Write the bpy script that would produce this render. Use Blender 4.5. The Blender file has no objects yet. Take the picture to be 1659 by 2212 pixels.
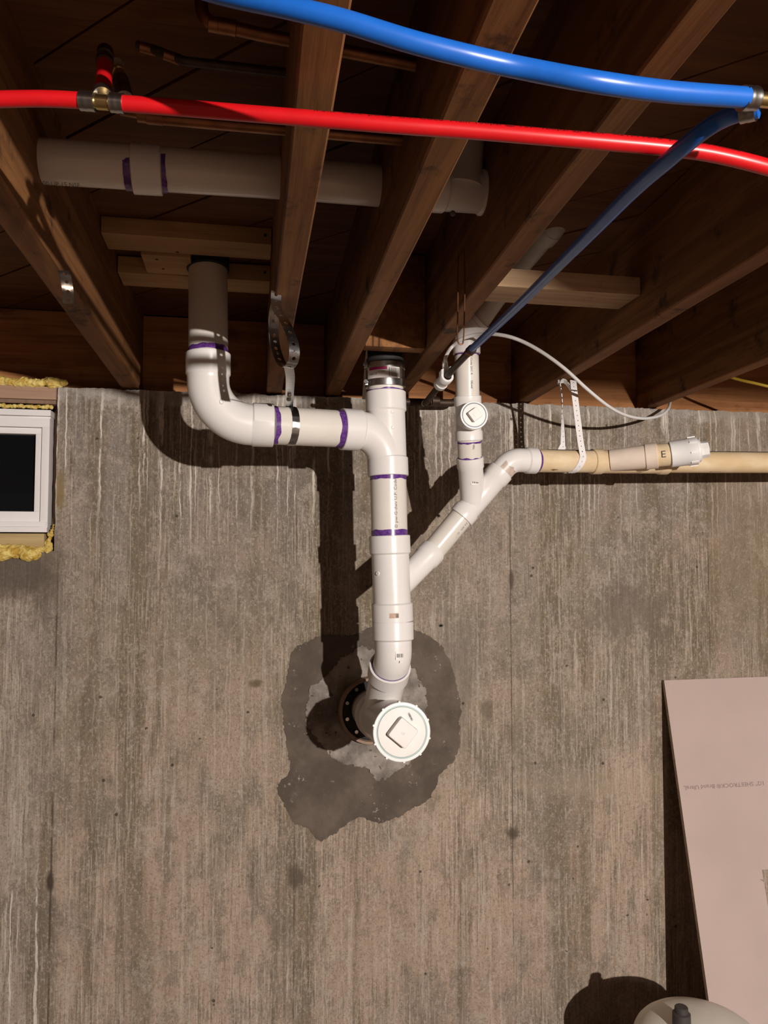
import bpy, bmesh, math, random
from mathutils import Vector, Matrix, noise as mnoise
random.seed(7)
SC = bpy.context.scene
COL = SC.collection
H = 1.62                      # camera height above the floor; wall plane at y = D
D = 2.25
PITCH, YAW, FPX = math.radians(3.08), math.radians(10.2), 1661.0

# ------------------------------------------------------------------ camera, world, lamp, exposure
cam = bpy.data.objects.new('camera', bpy.data.cameras.new('camera'))
COL.objects.link(cam)
cam.location = (0, 0, H)
cam.rotation_euler = (math.pi/2 + PITCH, 0, -YAW)
cam.data.sensor_fit = 'HORIZONTAL'
cam.data.sensor_width = 36
cam.data.lens = 36*FPX/1659
cam.data.clip_start = 0.02
SC.camera = cam

world = bpy.data.worlds.new('world')
SC.world = world
world.use_nodes = True
bg = world.node_tree.nodes['Background']
bg.inputs[0].default_value = (1.0, 0.80, 0.62, 1)
bg.inputs[1].default_value = 0.004

LAMP = Vector((1.19, -2.16, 0.253 + H))
ld = bpy.data.lights.new('bulb_light', 'POINT')
ld.energy = 690
ld.color = (1.0, 0.91, 0.835)
ld.shadow_soft_size = 0.022
lo = bpy.data.objects.new('bulb_light', ld)
lo.location = LAMP
COL.objects.link(lo)

SC.view_settings.view_transform = 'Standard'
SC.view_settings.look = 'None'
SC.view_settings.gamma = 1
SC.view_settings.use_curve_mapping = False
SC.view_settings.exposure = 0.0

# ------------------------------------------------------------------ placing helpers
def ray(u, v):
    a = ((u-829.5)/FPX, 1.0, -(v-1106)/FPX)
    c, s = math.cos(PITCH), math.sin(PITCH)
    a = (a[0], a[1]*c-a[2]*s, a[1]*s+a[2]*c)
    c, s = math.cos(YAW), math.sin(YAW)
    return Vector((a[0]*c+a[1]*s, -a[0]*s+a[1]*c, a[2]))
UP0 = Vector((0, 0, H))
def at(u, v, Y):
    r = ray(u, v)
    return r*(Y/r.y) + UP0
def dp(u, v, d):
    return ray(u, v)*d + UP0
def V(x, y, z):
    """point relative to the eye height"""
    return Vector((x, y, z+H))

# ------------------------------------------------------------------ object helpers
def thing(name, label, cat, loc=(0, 0, 0), group=None):
    o = bpy.data.objects.new(name, None)
    o.empty_display_size = 0.05
    o.location = loc
    COL.objects.link(o)
    o['label'] = label
    o['category'] = cat
    if group:
        o['group'] = group
    return o
def wloc(o):
    p = Vector(o.location)
    while o.parent:
        o = o.parent
        p += Vector(o.location)
    return p
def obj(name, bm, mat, parent=None, origin=None, smooth=True, angle=35, label=None):
    me = bpy.data.meshes.new(name)
    if origin is None:
        if parent is not None:
            origin = wloc(parent)
        else:
            origin = Vector((0, 0, 0))
    origin = Vector(origin)
    bmesh.ops.translate(bm, verts=bm.verts, vec=-origin)
    bmesh.ops.recalc_face_normals(bm, faces=bm.faces)
    bm.to_mesh(me)
    bm.free()
    if smooth:
        me.shade_smooth()
        me.set_sharp_from_angle(angle=math.radians(angle))
    mats = mat if isinstance(mat, (list, tuple)) else [mat]
    for m in mats:
        me.materials.append(m)
    o = bpy.data.objects.new(name, me)
    COL.objects.link(o)
    if parent is not None:
        o.parent = parent
        o.location = origin - wloc(parent)
    else:
        o.location = origin
    if label:
        o['label'] = label
    return o
def tag(o, label, cat, group=None):
    o['label'] = label
    o['category'] = cat
    if group:
        o['group'] = group
    return o
def struct(o):
    o['kind'] = 'structure'
    return o
def NB():
    return bmesh.new()

# ------------------------------------------------------------------ shape helpers
def box(bm, lo_, hi_, bev=0.0, M=None):
    lo_, hi_ = Vector(lo_), Vector(hi_)
    r = bmesh.ops.create_cube(bm, size=1.0)
    vs = r['verts']
    for v in vs:
        v.co = Vector([lo_[i] + (v.co[i]+0.5)*(hi_[i]-lo_[i]) for i in range(3)])
    if bev > 0:
        es = list({e for v in vs for e in v.link_edges})
        rb = bmesh.ops.bevel(bm, geom=es, offset=bev, segments=2, affect='EDGES', profile=0.7)
        vs = list({v for f in rb['faces'] for v in f.verts} | {v for v in vs if v.is_valid})
    if M is not None:
        for v in vs:
            v.co = M @ v.co
    return vs
def hexa(bm, pts):
    """8 corner points: bottom 4 ccw, top 4 ccw"""
    vs = [bm.verts.new(p) for p in pts]
    for f in ((0, 1, 2, 3), (7, 6, 5, 4), (0, 4, 5, 1), (1, 5, 6, 2), (2, 6, 7, 3), (3, 7, 4, 0)):
        bm.faces.new([vs[i] for i in f])
    return vs
def fillet(pts, rad, n=10):
    pts = [Vector(p) for p in pts]
    out = [pts[0]]
    for i in range(1, len(pts)-1):
        p, a, b = pts[i], pts[i-1], pts[i+1]
        d1, d2 = (a-p).normalized(), (b-p).normalized()
        ang = d1.angle(d2)
        r = rad[i-1] if isinstance(rad, (list, tuple)) else rad
        t = min(r/math.tan(ang/2), (a-p).length*0.98, (b-p).length*0.98)
        r = t*math.tan(ang/2)
        c = p + (d1+d2).normalized()*(r/math.sin(ang/2))
        s, e = p+d1*t-c, p+d2*t-c
        tot = s.angle(e)
        ax = s.cross(e).normalized()
        for k in range(n+1):
            out.append(c + Matrix.Rotation(tot*k/n, 3, ax) @ s)
    out.append(pts[-1])
    return out
def spline(pts, n=8):
    pts = [Vector(p) for p in pts]
    P = [pts[0]*2-pts[1]] + pts + [pts[-1]*2-pts[-2]]
    out = []
    for i in range(1, len(P)-2):
        for k in range(n):
            t = k/n
            a, b, c, d = P[i-1], P[i], P[i+1], P[i+2]
            out.append(0.5*((2*b)+(c-a)*t+(2*a-5*b+4*c-d)*t*t+(3*b-a-3*c+d)*t**3))
    out.append(pts[-1])
    return out
class Path:
    def __init__(s, pts):
        s.p = [Vector(p) for p in pts]
        s.s = [0.0]
        for a, b in zip(s.p, s.p[1:]):
            s.s.append(s.s[-1]+(b-a).length)
        s.L = s.s[-1]
    def pos(s, t):
        t = min(max(t, 0), s.L)
        for i in range(len(s.p)-1):
            if t <= s.s[i+1]+1e-9:
                q = s.s[i+1]-s.s[i]
                return s.p[i].lerp(s.p[i+1], (t-s.s[i])/q if q > 1e-12 else 0)
        return s.p[-1].copy()
    def tan(s, t, e=0.002):
        return (s.pos(t+e)-s.pos(t-e)).normalized()
def sweep(bm, pts, prof, seg=36, caps=True):
    """tube along a polyline; prof = radius or [(arc length, radius), ...] with steps allowed"""
    P = pts if isinstance(pts, Path) else Path(pts)
    if not isinstance(prof, (list, tuple)):
        prof = [(0, prof), (P.L, prof)]
    st = [(max(0, min(a, P.L)), r) for a, r in prof]
    def rad(t):
        for (a, ra), (b, rb) in zip(st, st[1:]):
            if a <= t <= b and b-a > 1e-9:
                return ra+(rb-ra)*(t-a)/(b-a)
        return st[-1][1] if t >= st[-1][0] else st[0][1]
    ss = list(st)
    have = [a for a, _ in st]
    lo_, hi_ = st[0][0], st[-1][0]
    for t in P.s:
        if lo_ < t < hi_ and all(abs(t-h) > 1e-5 for h in have):
            ss.append((t, rad(t)))
    order = sorted(range(len(ss)), key=lambda i: (round(ss[i][0], 7), i))
    ss = [ss[i] for i in order]
    T0 = P.tan(ss[0][0])
    N = Vector((0, 0, 1)) if abs(T0.z) < 0.9 else Vector((0, -1, 0))
    N = (N - T0*N.dot(T0)).normalized()
    rings = []
    for t, r in ss:
        T = P.tan(t)
        q = T0.rotation_difference(T)
        N = q @ N
        N = (N - T*N.dot(T)).normalized()
        T0 = T
        B = T.cross(N)
        c = P.pos(t)
        rings.append([bm.verts.new(c + (N*math.cos(2*math.pi*k/seg)+B*math.sin(2*math.pi*k/seg))*r) for k in range(seg)])
    for a, b in zip(rings, rings[1:]):
        for k in range(seg):
            bm.faces.new((a[k], a[(k+1) % seg], b[(k+1) % seg], b[k]))
    if caps:
        bm.faces.new(rings[0][::-1])
        bm.faces.new(rings[-1])
    return P
def hubprof(L, rb, rh, h0=0.0, h1=0.0, ch=0.004):
    """profile with a socket hub of length h0 at the start and h1 at the end"""
    out = []
    if h0 > 0:
        out += [(0, rh-0.0015), (0.0015, rh), (h0-ch, rh), (h0, rb)]
    else:
        out += [(0, rb)]
    if h1 > 0:
        out += [(L-h1, rb), (L-h1+ch, rh), (L-0.0015, rh), (L, rh-0.0015)]
    else:
        out += [(L, rb)]
    return out
def lathe(bm, A, axis, prof, seg=40, caps=True):
    A, axis = Vector(A), Vector(axis).normalized()
    N = axis.orthogonal().normalized()
    B = axis.cross(N)
    rings = []
    for t, r in prof:
        rings.append([bm.verts.new(A+axis*t+(N*math.cos(2*math.pi*k/seg)+B*math.sin(2*math.pi*k/seg))*r) for k in range(seg)])
    for a, b in zip(rings, rings[1:]):
        for k in range(seg):
            bm.faces.new((a[k], a[(k+1) % seg], b[(k+1) % seg], b[k]))
    if caps:
        bm.faces.new(rings[0][::-1])
        bm.faces.new(rings[-1])
def band(bm, A, Bp, r, w0=0.001, w1=0.004, seg=48, seed=0):
    """painted sleeve from A to B with a ragged far edge"""
    A, Bp = Vector(A), Vector(Bp)
    ax = (Bp-A).normalized()
    L = (Bp-A).length
    N = ax.orthogonal().normalized()
    B2 = ax.cross(N)
    ra, rb = [], []
    for k in range(seg):
        d = N*math.cos(2*math.pi*k/seg)+B2*math.sin(2*math.pi*k/seg)
        j = w1*mnoise.noise(Vector((math.cos(2*math.pi*k/seg)*2.3+seed*3.1, math.sin(2*math.pi*k/seg)*2.3, seed)))
        j2 = w0*mnoise.noise(Vector((math.cos(2*math.pi*k/seg)*3+seed, math.sin(2*math.pi*k/seg)*3, seed+9)))
        ra.append(bm.verts.new(A+ax*j2+d*r))
        rb.append(bm.verts.new(A+ax*(L+j)+d*r))
    for k in range(seg):
        bm.faces.new((ra[k], ra[(k+1) % seg], rb[(k+1) % seg], rb[k]))
def ribbon(bm, path, wdir, width, pitch=None, hr=0.003, alt=None, thick=0.001):
    """flat strap along a path; wdir(s)->unit width vector; one real hole per pitch"""
    P = path if isinstance(path, Path) else Path(path)
    pitch = pitch or 0.02
    n = max(1, int(round(P.L/pitch)))
    c = P.L/n
    def fr(s):
        t = P.tan(s)
        w = wdir(s)
        w = (w-t*w.dot(t)).normalized()
        return P.pos(s), w, t.cross(w)
    sq = []
    K = 16
    for k in range(K):
        a = 2*math.pi*(k+0.5)/K
        m = max(abs(math.cos(a)), abs(math.sin(a)))
        sq.append((math.cos(a)/m, math.sin(a)/m, math.cos(a), math.sin(a)))
    sq = [((1 if x > 0.99 else -1 if x < -0.99 else x), (1 if y > 0.99 else -1 if y < -0.99 else y), p, q) for x, y, p, q in sq]
    for i in range(n):
        r = hr if (alt is None or i % 2 == 0) else alt
        rings = [[], [], [], []]
        for (x, y, p, q) in sq:
            for sgn, off in ((0, -thick/2), (2, thick/2)):
                s = (i+0.5)*c + x*c/2
                b, w, nn = fr(s)
                rings[sgn].append(bm.verts.new(b+w*(y*width/2)+nn*off))
                s = (i+0.5)*c + p*r
                b, w, nn = fr(s)
                rings[sgn+1].append(bm.verts.new(b+w*(q*r)+nn*off))
        for k in range(K):
            j = (k+1) % K
            o0, i0, o1, i1 = rings
            bm.faces.new((o0[k], o0[j], i0[j], i0[k]))
            bm.faces.new((o1[k], i1[k], i1[j], o1[j]))
            bm.faces.new((i0[k], i0[j], i1[j], i1[k]))
            x0, y0, x1, y1 = sq[k][0], sq[k][1], sq[j][0], sq[j][1]
            if abs(y0) == 1 and y0 == y1:
                bm.faces.new((o0[k], o1[k], o1[j], o0[j]))
        # corner cells between ring points
        for xs in (-1, 1):
            pass
        # fill the four square corners
        for cx, cy in ((1, 1), (-1, 1), (-1, -1), (1, -1)):
            near = sorted(range(K), key=lambda k: (sq[k][0]-cx)**2+(sq[k][1]-cy)**2)[:2]
            s = (i+0.5)*c + cx*c/2
            b, w, nn = fr(s)
            for ring, off in ((rings[0], -thick/2), (rings[2], thick/2)):
                cv = bm.verts.new(b+w*(cy*width/2)+nn*off)
                try:
                    bm.faces.new((ring[near[0]], cv, ring[near[1]]))
                except ValueError:
                    pass
    bmesh.ops.remove_doubles(bm, verts=bm.verts, dist=1e-5)
def text_mesh(txt, size):
    cu = bpy.data.curves.new('txt', 'FONT')
    cu.body = txt
    cu.size = size
    cu.resolution_u = 2
    ob = bpy.data.objects.new('txt', cu)
    COL.objects.link(ob)
    dg = bpy.context.evaluated_depsgraph_get()
    dg.update()
    me = bpy.data.meshes.new_from_object(ob.evaluated_get(dg))
    bpy.data.objects.remove(ob)
    bpy.data.curves.remove(cu)
    return me
def text_cyl(name, txt, size, A, xdir, axisdir, face, r, mat, parent, ang=0.0, along=True, sx=1.0):
    """lettering wrapped on a cylinder: A on the axis, xdir = reading direction along the axis, face = outward dir"""
    me = text_mesh(txt, size)
    bm = NB()
    bm.from_mesh(me)
    bpy.data.meshes.remove(me)
    bmesh.ops.subdivide_edges(bm, edges=[e for e in bm.edges if e.calc_length() > size*0.3], cuts=2)
    ax = Vector(xdir).normalized()
    n = Vector(face)
    n = (n-ax*n.dot(ax)).normalized()
    t = n.cross(ax)
    for v in bm.verts:
        a = ang + v.co.y/r
        if along:
            v.co = Vector(A)+ax*(v.co.x*sx)+(n*math.cos(a)+t*math.sin(a))*(r+0.0004)
        else:
            a = ang + v.co.x*sx/r
            v.co = Vector(A)+ax*v.co.y+(n*math.cos(a)-t*math.sin(a))*(r+0.0004)
    return obj(name, bm, mat, parent, smooth=False)
def text_flat(name, txt, size, A, xd, yd, mat, parent, sx=1.0):
    me = text_mesh(txt, size)
    bm = NB()
    bm.from_mesh(me)
    bpy.data.meshes.remove(me)
    for v in bm.verts:
        v.co = Vector(A)+Vector(xd)*(v.co.x*sx)+Vector(yd)*v.co.y
    return obj(name, bm, mat, parent, smooth=False)
def patch_cyl(bm, A, axis, face, r, s0, s1, a0, a1, n=10):
    """curved sticker on a cylinder"""
    ax = Vector(axis).normalized()
    nn = Vector(face)
    nn = (nn-ax*nn.dot(ax)).normalized()
    t = ax.cross(nn)
    pa, pb = [], []
    for k in range(n+1):
        a = a0+(a1-a0)*k/n
        d = (nn*math.cos(a)+t*math.sin(a))*r
        pa.append(bm.verts.new(Vector(A)+ax*s0+d))
        pb.append(bm.verts.new(Vector(A)+ax*s1+d))
    for k in range(n):
        bm.faces.new((pa[k], pa[k+1], pb[k+1], pb[k]))
def barcode(parent, A, axis, face, r, s0, s1, a0, a1, sticker=True, seed=1, vertical=True):
    rnd = random.Random(seed)
    if sticker:
        bm = NB()
        patch_cyl(bm, A, axis, face, r+0.0003, s0, s1, a0, a1)
        obj('sticker', bm, M['sticker'], parent)
    bm = NB()
    a = a0+(a1-a0)*0.12
    while a < a1-(a1-a0)*0.12:
        w = (a1-a0)*rnd.choice((0.02, 0.03, 0.05))
        patch_cyl(bm, A, axis, face, r+0.0006, s0+(s1-s0)*0.25, s0+(s1-s0)*0.75, a, a+w, 1)
        a += w+(a1-a0)*rnd.choice((0.02, 0.03, 0.045))
    obj('barcode', bm, M['ink'], parent, smooth=False)

# ------------------------------------------------------------------ materials
M = {}
class NT:
    """short-hand for building node trees"""
    def __init__(s, name):
        s.m = bpy.data.materials.new(name)
        s.m.use_nodes = True
        s.t = s.m.node_tree
        s.b = s.t.nodes['Principled BSDF']
        s.geo = None
    def n(s, typ, **kw):
        nd = s.t.nodes.new(typ)
        for k, v in kw.items():
            if k.startswith('_'):
                setattr(nd, k[1:], v)
            else:
                nd.inputs[k].default_value = v
        return nd
    def l(s, a, b):
        s.t.links.new(a, b)
    def pos(s):
        if s.geo is None:
            s.geo = s.n('ShaderNodeNewGeometry')
        return s.geo.outputs['Position']
    def mapped(s, scale, loc=(0, 0, 0), rot=(0, 0, 0), src=None):
        mp = s.n('ShaderNodeMapping')
        mp.inputs['Scale'].default_value = scale
        mp.inputs['Location'].default_value = loc
        mp.inputs['Rotation'].default_value = rot
        s.l(src or s.pos(), mp.inputs['Vector'])
        return mp.outputs[0]
    def noise(s, scale, vec=None, detail=4, rough=0.55, dist=0.0):
        nd = s.n('ShaderNodeTexNoise')
        nd.inputs['Scale'].default_value = scale
        nd.inputs['Detail'].default_value = detail
        nd.inputs['Roughness'].default_value = rough
        nd.inputs['Distortion'].default_value = dist
        s.l(vec or s.pos(), nd.inputs['Vector'])
        return nd.outputs[0]
    def math(s, op, a, b=None, c=None, clamp=False):
        nd = s.n('ShaderNodeMath')
        nd.operation = op
        nd.use_clamp = clamp
        for i, x in enumerate((a, b, c)):
            if x is None:
                continue
            if isinstance(x, (int, float)):
                nd.inputs[i].default_value = x
            else:
                s.l(x, nd.inputs[i])
        return nd.outputs[0]
    def mr(s, v, a, b, c=0.0, d=1.0, smooth=True):
        nd = s.n('ShaderNodeMapRange')
        nd.interpolation_type = 'SMOOTHSTEP' if smooth else 'LINEAR'
        s.l(v, nd.inputs[0])
        for i, x in enumerate((a, b, c, d)):
            nd.inputs[i+1].default_value = x
        return nd.outputs[0]
    def mix(s, f, a, b, mode='MIX'):
        nd = s.n('ShaderNodeMix')
        nd.data_type = 'RGBA'
        nd.blend_type = mode
        if isinstance(f, (int, float)):
            nd.inputs[0].default_value = f
        else:
            s.l(f, nd.inputs[0])
        for i, x in ((6, a), (7, b)):
            if isinstance(x, tuple):
                nd.inputs[i].default_value = (*x[:3], 1)
            else:
                s.l(x, nd.inputs[i])
        return nd.outputs[2]
    def bump(s, h, strength=0.3, dist=0.01):
        nd = s.n('ShaderNodeBump')
        nd.inputs['Strength'].default_value = strength
        nd.inputs['Distance'].default_value = dist
        s.l(h, nd.inputs['Height'])
        s.l(nd.outputs[0], s.b.inputs['Normal'])
    def base(s, c):
        if isinstance(c, tuple):
            s.b.inputs['Base Color'].default_value = (*c[:3], 1)
        else:
            s.l(c, s.b.inputs['Base Color'])
    def set(s, **kw):
        for k, v in kw.items():
            s.b.inputs[k.replace('_', ' ')].default_value = v
        return s.m
def srgb(r, g, b):
    f = lambda c: (c/255/12.92) if c/255 <= 0.04045 else ((c/255+0.055)/1.055)**2.4
    return (f(r), f(g), f(b))
def plain(key, col, rough=0.5, metal=0.0, var=0.06, vs=25, spec=0.5, bump=0.0, bs=200):
    n = NT(key)
    dark = tuple(c*(1-var*2) for c in col)
    n.base(n.mix(n.mr(n.noise(vs), 0.3, 0.7), dark, col))
    if bump > 0:
        n.bump(n.noise(bs, detail=2), bump, 0.002)
    M[key] = n.set(Roughness=rough, Metallic=metal, Specular_IOR_Level=spec)
    return M[key]

def wood(key, c1, c2, c3, axis=1, rough=0.75, knots=True, stain=0.0):
    n = NT(key)
    sc = [22.0, 22.0, 22.0]
    sc[axis] = 1.3
    v = n.mapped(tuple(sc))
    g = n.noise(1.0, v, 6, 0.62, 1.2)
    col = n.mix(n.mr(g, 0.35, 0.65), c1, c2)
    sc2 = [120.0, 120.0, 120.0]
    sc2[axis] = 5
    fine = n.noise(1.0, n.mapped(tuple(sc2)), 3, 0.6)
    col = n.mix(n.math('MULTIPLY', n.mr(fine, 0.5, 0.75), 0.5), col, c3)
    blot = n.noise(4.0, None, 5, 0.6)
    col = n.mix(n.math('MULTIPLY', n.mr(blot, 0.5, 0.75), 0.45), col, c3)
    if stain > 0:
        st = n.noise(9.0, n.mapped((1, 1, 1), (3.1, 1.7, 0.3)), 7, 0.7)
        col = n.mix(n.math('MULTIPLY', n.mr(st, 0.56, 0.68), stain), col, (0.012, 0.009, 0.007))
    n.base(col)
    n.bump(fine, 0.25, 0.002)
    M[key] = n.set(Roughness=rough, Specular_IOR_Level=0.3)

wood('joist_wood', (0.165, 0.068, 0.022), (0.28, 0.125, 0.042), (0.085, 0.032, 0.010), 1, stain=0.75)
wood('subfloor_wood', (0.115, 0.045, 0.015), (0.17, 0.070, 0.024), (0.065, 0.024, 0.008), 0)
wood('rim_wood', (0.34, 0.14, 0.05), (0.52, 0.235, 0.09), (0.17, 0.062, 0.022), 0, stain=0.4)
wood('pine_wood', (0.44, 0.27, 0.125), (0.56, 0.36, 0.18), (0.30, 0.16, 0.065), 0)
wood('gray_wood', (0.40, 0.26, 0.15), (0.52, 0.36, 0.22), (0.24, 0.14, 0.075), 0, stain=0.6)
wood('header_wood', (0.34, 0.21, 0.145), (0.43, 0.28, 0.19), (0.24, 0.13, 0.08), 0)
wood('sill_wood', (0.42, 0.30, 0.14), (0.52, 0.39, 0.20), (0.30, 0.18, 0.07), 0)
wood('buck_wood', (0.20, 0.125, 0.085), (0.25, 0.16, 0.11), (0.15, 0.09, 0.06), 2)

plain('pvc_fitting', (0.80, 0.775, 0.755), 0.28, var=0.015, vs=8)
plain('pvc_pipe', (0.76, 0.715, 0.655), 0.25, var=0.03, vs=9)
plain('pvc_arm', (0.76, 0.64, 0.535), 0.5, var=0.04, vs=30)
plain('pvc_plug', (0.76, 0.715, 0.685), 0.4, var=0.02, vs=40)
plain('pvc_gray', (0.56, 0.52, 0.46), 0.45, var=0.08, vs=15)
plain('white_plastic', (0.80, 0.79, 0.78), 0.35, var=0.01)
plain('strap_plastic', (0.82, 0.80, 0.80), 0.4, var=0.01)
plain('gasket', (0.035, 0.10, 0.19), 0.4)
plain('gasket_teal', (0.35, 0.52, 0.50), 0.4)
plain('rubber', (0.018, 0.018, 0.018), 0.7, bump=0.3)
plain('black_seal', (0.006, 0.006, 0.006), 0.7)
plain('steel', (0.52, 0.51, 0.50), 0.28, 1.0, var=0.1)
plain('shield_steel', (0.40, 0.36, 0.32), 0.33, 1.0, var=0.1)
plain('galvanized', (0.52, 0.525, 0.53), 0.28, 1.0, var=0.12, vs=90)
plain('old_strap', (0.30, 0.25, 0.21), 0.45, 1.0, var=0.2, vs=60)
plain('brass', (0.70, 0.52, 0.22), 0.3, 1.0, var=0.1)
plain('copper', (0.34, 0.155, 0.075), 0.42, 1.0, var=0.2, vs=30)
plain('tarnished_copper', (0.085, 0.055, 0.038), 0.5, 0.6, var=0.25, vs=30)
plain('blue_pex', (0.010, 0.115, 0.50), 0.34, var=0.04, vs=60)
plain('red_pex', (0.55, 0.006, 0.010), 0.36, var=0.04, vs=60)
plain('vinyl', (0.82, 0.79, 0.79), 0.4, var=0.01)
plain('drywall_paper', (0.515, 0.405, 0.368), 0.85, var=0.03, vs=6, spec=0.2)
plain('gypsum', (0.46, 0.36, 0.27), 0.9, var=0.15, vs=80)
plain('ink', (0.03, 0.03, 0.035), 0.7)
plain('ink_gray', (0.14, 0.135, 0.125), 0.7)
plain('ink_faint', (0.25, 0.18, 0.175), 0.8)
plain('ink_red', (0.10, 0.002, 0.004), 0.6)
plain('sticker', (0.78, 0.74, 0.71), 0.45, var=0.02)
plain('sticker_brown', (0.62, 0.44, 0.33), 0.6, var=0.15, vs=120)
plain('magenta', (0.33, 0.008, 0.10), 0.35)
plain('label_pink', (0.70, 0.55, 0.55), 0.4)
plain('tank_white', (0.78, 0.74, 0.66), 0.35, var=0.02)
plain('cap_plastic', (0.05, 0.042, 0.04), 0.55)
plain('sleeve', (0.33, 0.225, 0.16), 0.6, var=0.15, vs=40)
plain('yellow_cable', (0.62, 0.42, 0.04), 0.45)
plain('dark_void', (0.01, 0.01, 0.01), 0.9)
plain('floor_concrete', (0.105, 0.062, 0.036), 0.9, var=0.1, vs=4)
plain('room_wall', (0.10, 0.08, 0.065), 0.9, var=0.08, vs=3)
plain('glue', (0.62, 0.50, 0.43), 0.35, var=0.12, vs=90)

def primer():
    n = NT('primer')
    st = n.noise(1.0, n.mapped((160, 160, 160)), 3)
    n.base(n.mix(n.mr(st, 0.35, 0.7), (0.085, 0.026, 0.185), (0.17, 0.065, 0.30)))
    M['primer'] = n.set(Roughness=0.25)
primer()
def oldpvc():
    n = NT('pvc_yellowed')
    g = n.noise(14, n.mapped((0.5, 1, 1)), 5, 0.6)
    col = n.mix(n.mr(g, 0.35, 0.7), (0.66, 0.49, 0.285), (0.80, 0.66, 0.46))
    sp = n.noise(60, n.mapped((0.35, 1, 1.6)), 4, 0.6)
    low = n.mr(n.noise(7, None, 3), 0.45, 0.6)
    col = n.mix(n.math('MULTIPLY', n.mr(sp, 0.63, 0.68), low), col, (0.20, 0.11, 0.05))
    n.base(col)
    M['pvc_yellowed'] = n.set(Roughness=0.45)
    n = NT('dust')
    g = n.noise(70, n.mapped((0.5, 1, 1)), 5, 0.7)
    n.base(n.mix(n.mr(g, 0.4, 0.6), (0.055, 0.065, 0.065), (0.16, 0.16, 0.14)))
    M['dust'] = n.set(Roughness=0.95, Specular_IOR_Level=0.1)
oldpvc()
def foam():
    n = NT('spray_foam')
    g = n.noise(45, None, 5, 0.6)
    col = n.mix(n.mr(g, 0.35, 0.6), (0.52, 0.33, 0.05), (0.78, 0.62, 0.20))
    n.base(col)
    n.bump(n.noise(120, None, 4), 0.5, 0.006)
    M['spray_foam'] = n.set(Roughness=0.8)
foam()
def glass():
    n = NT('night_glass')
    n.base((0.006, 0.007, 0.008))
    M['night_glass'] = n.set(Roughness=0.04, Specular_IOR_Level=0.45)
glass()

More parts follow.
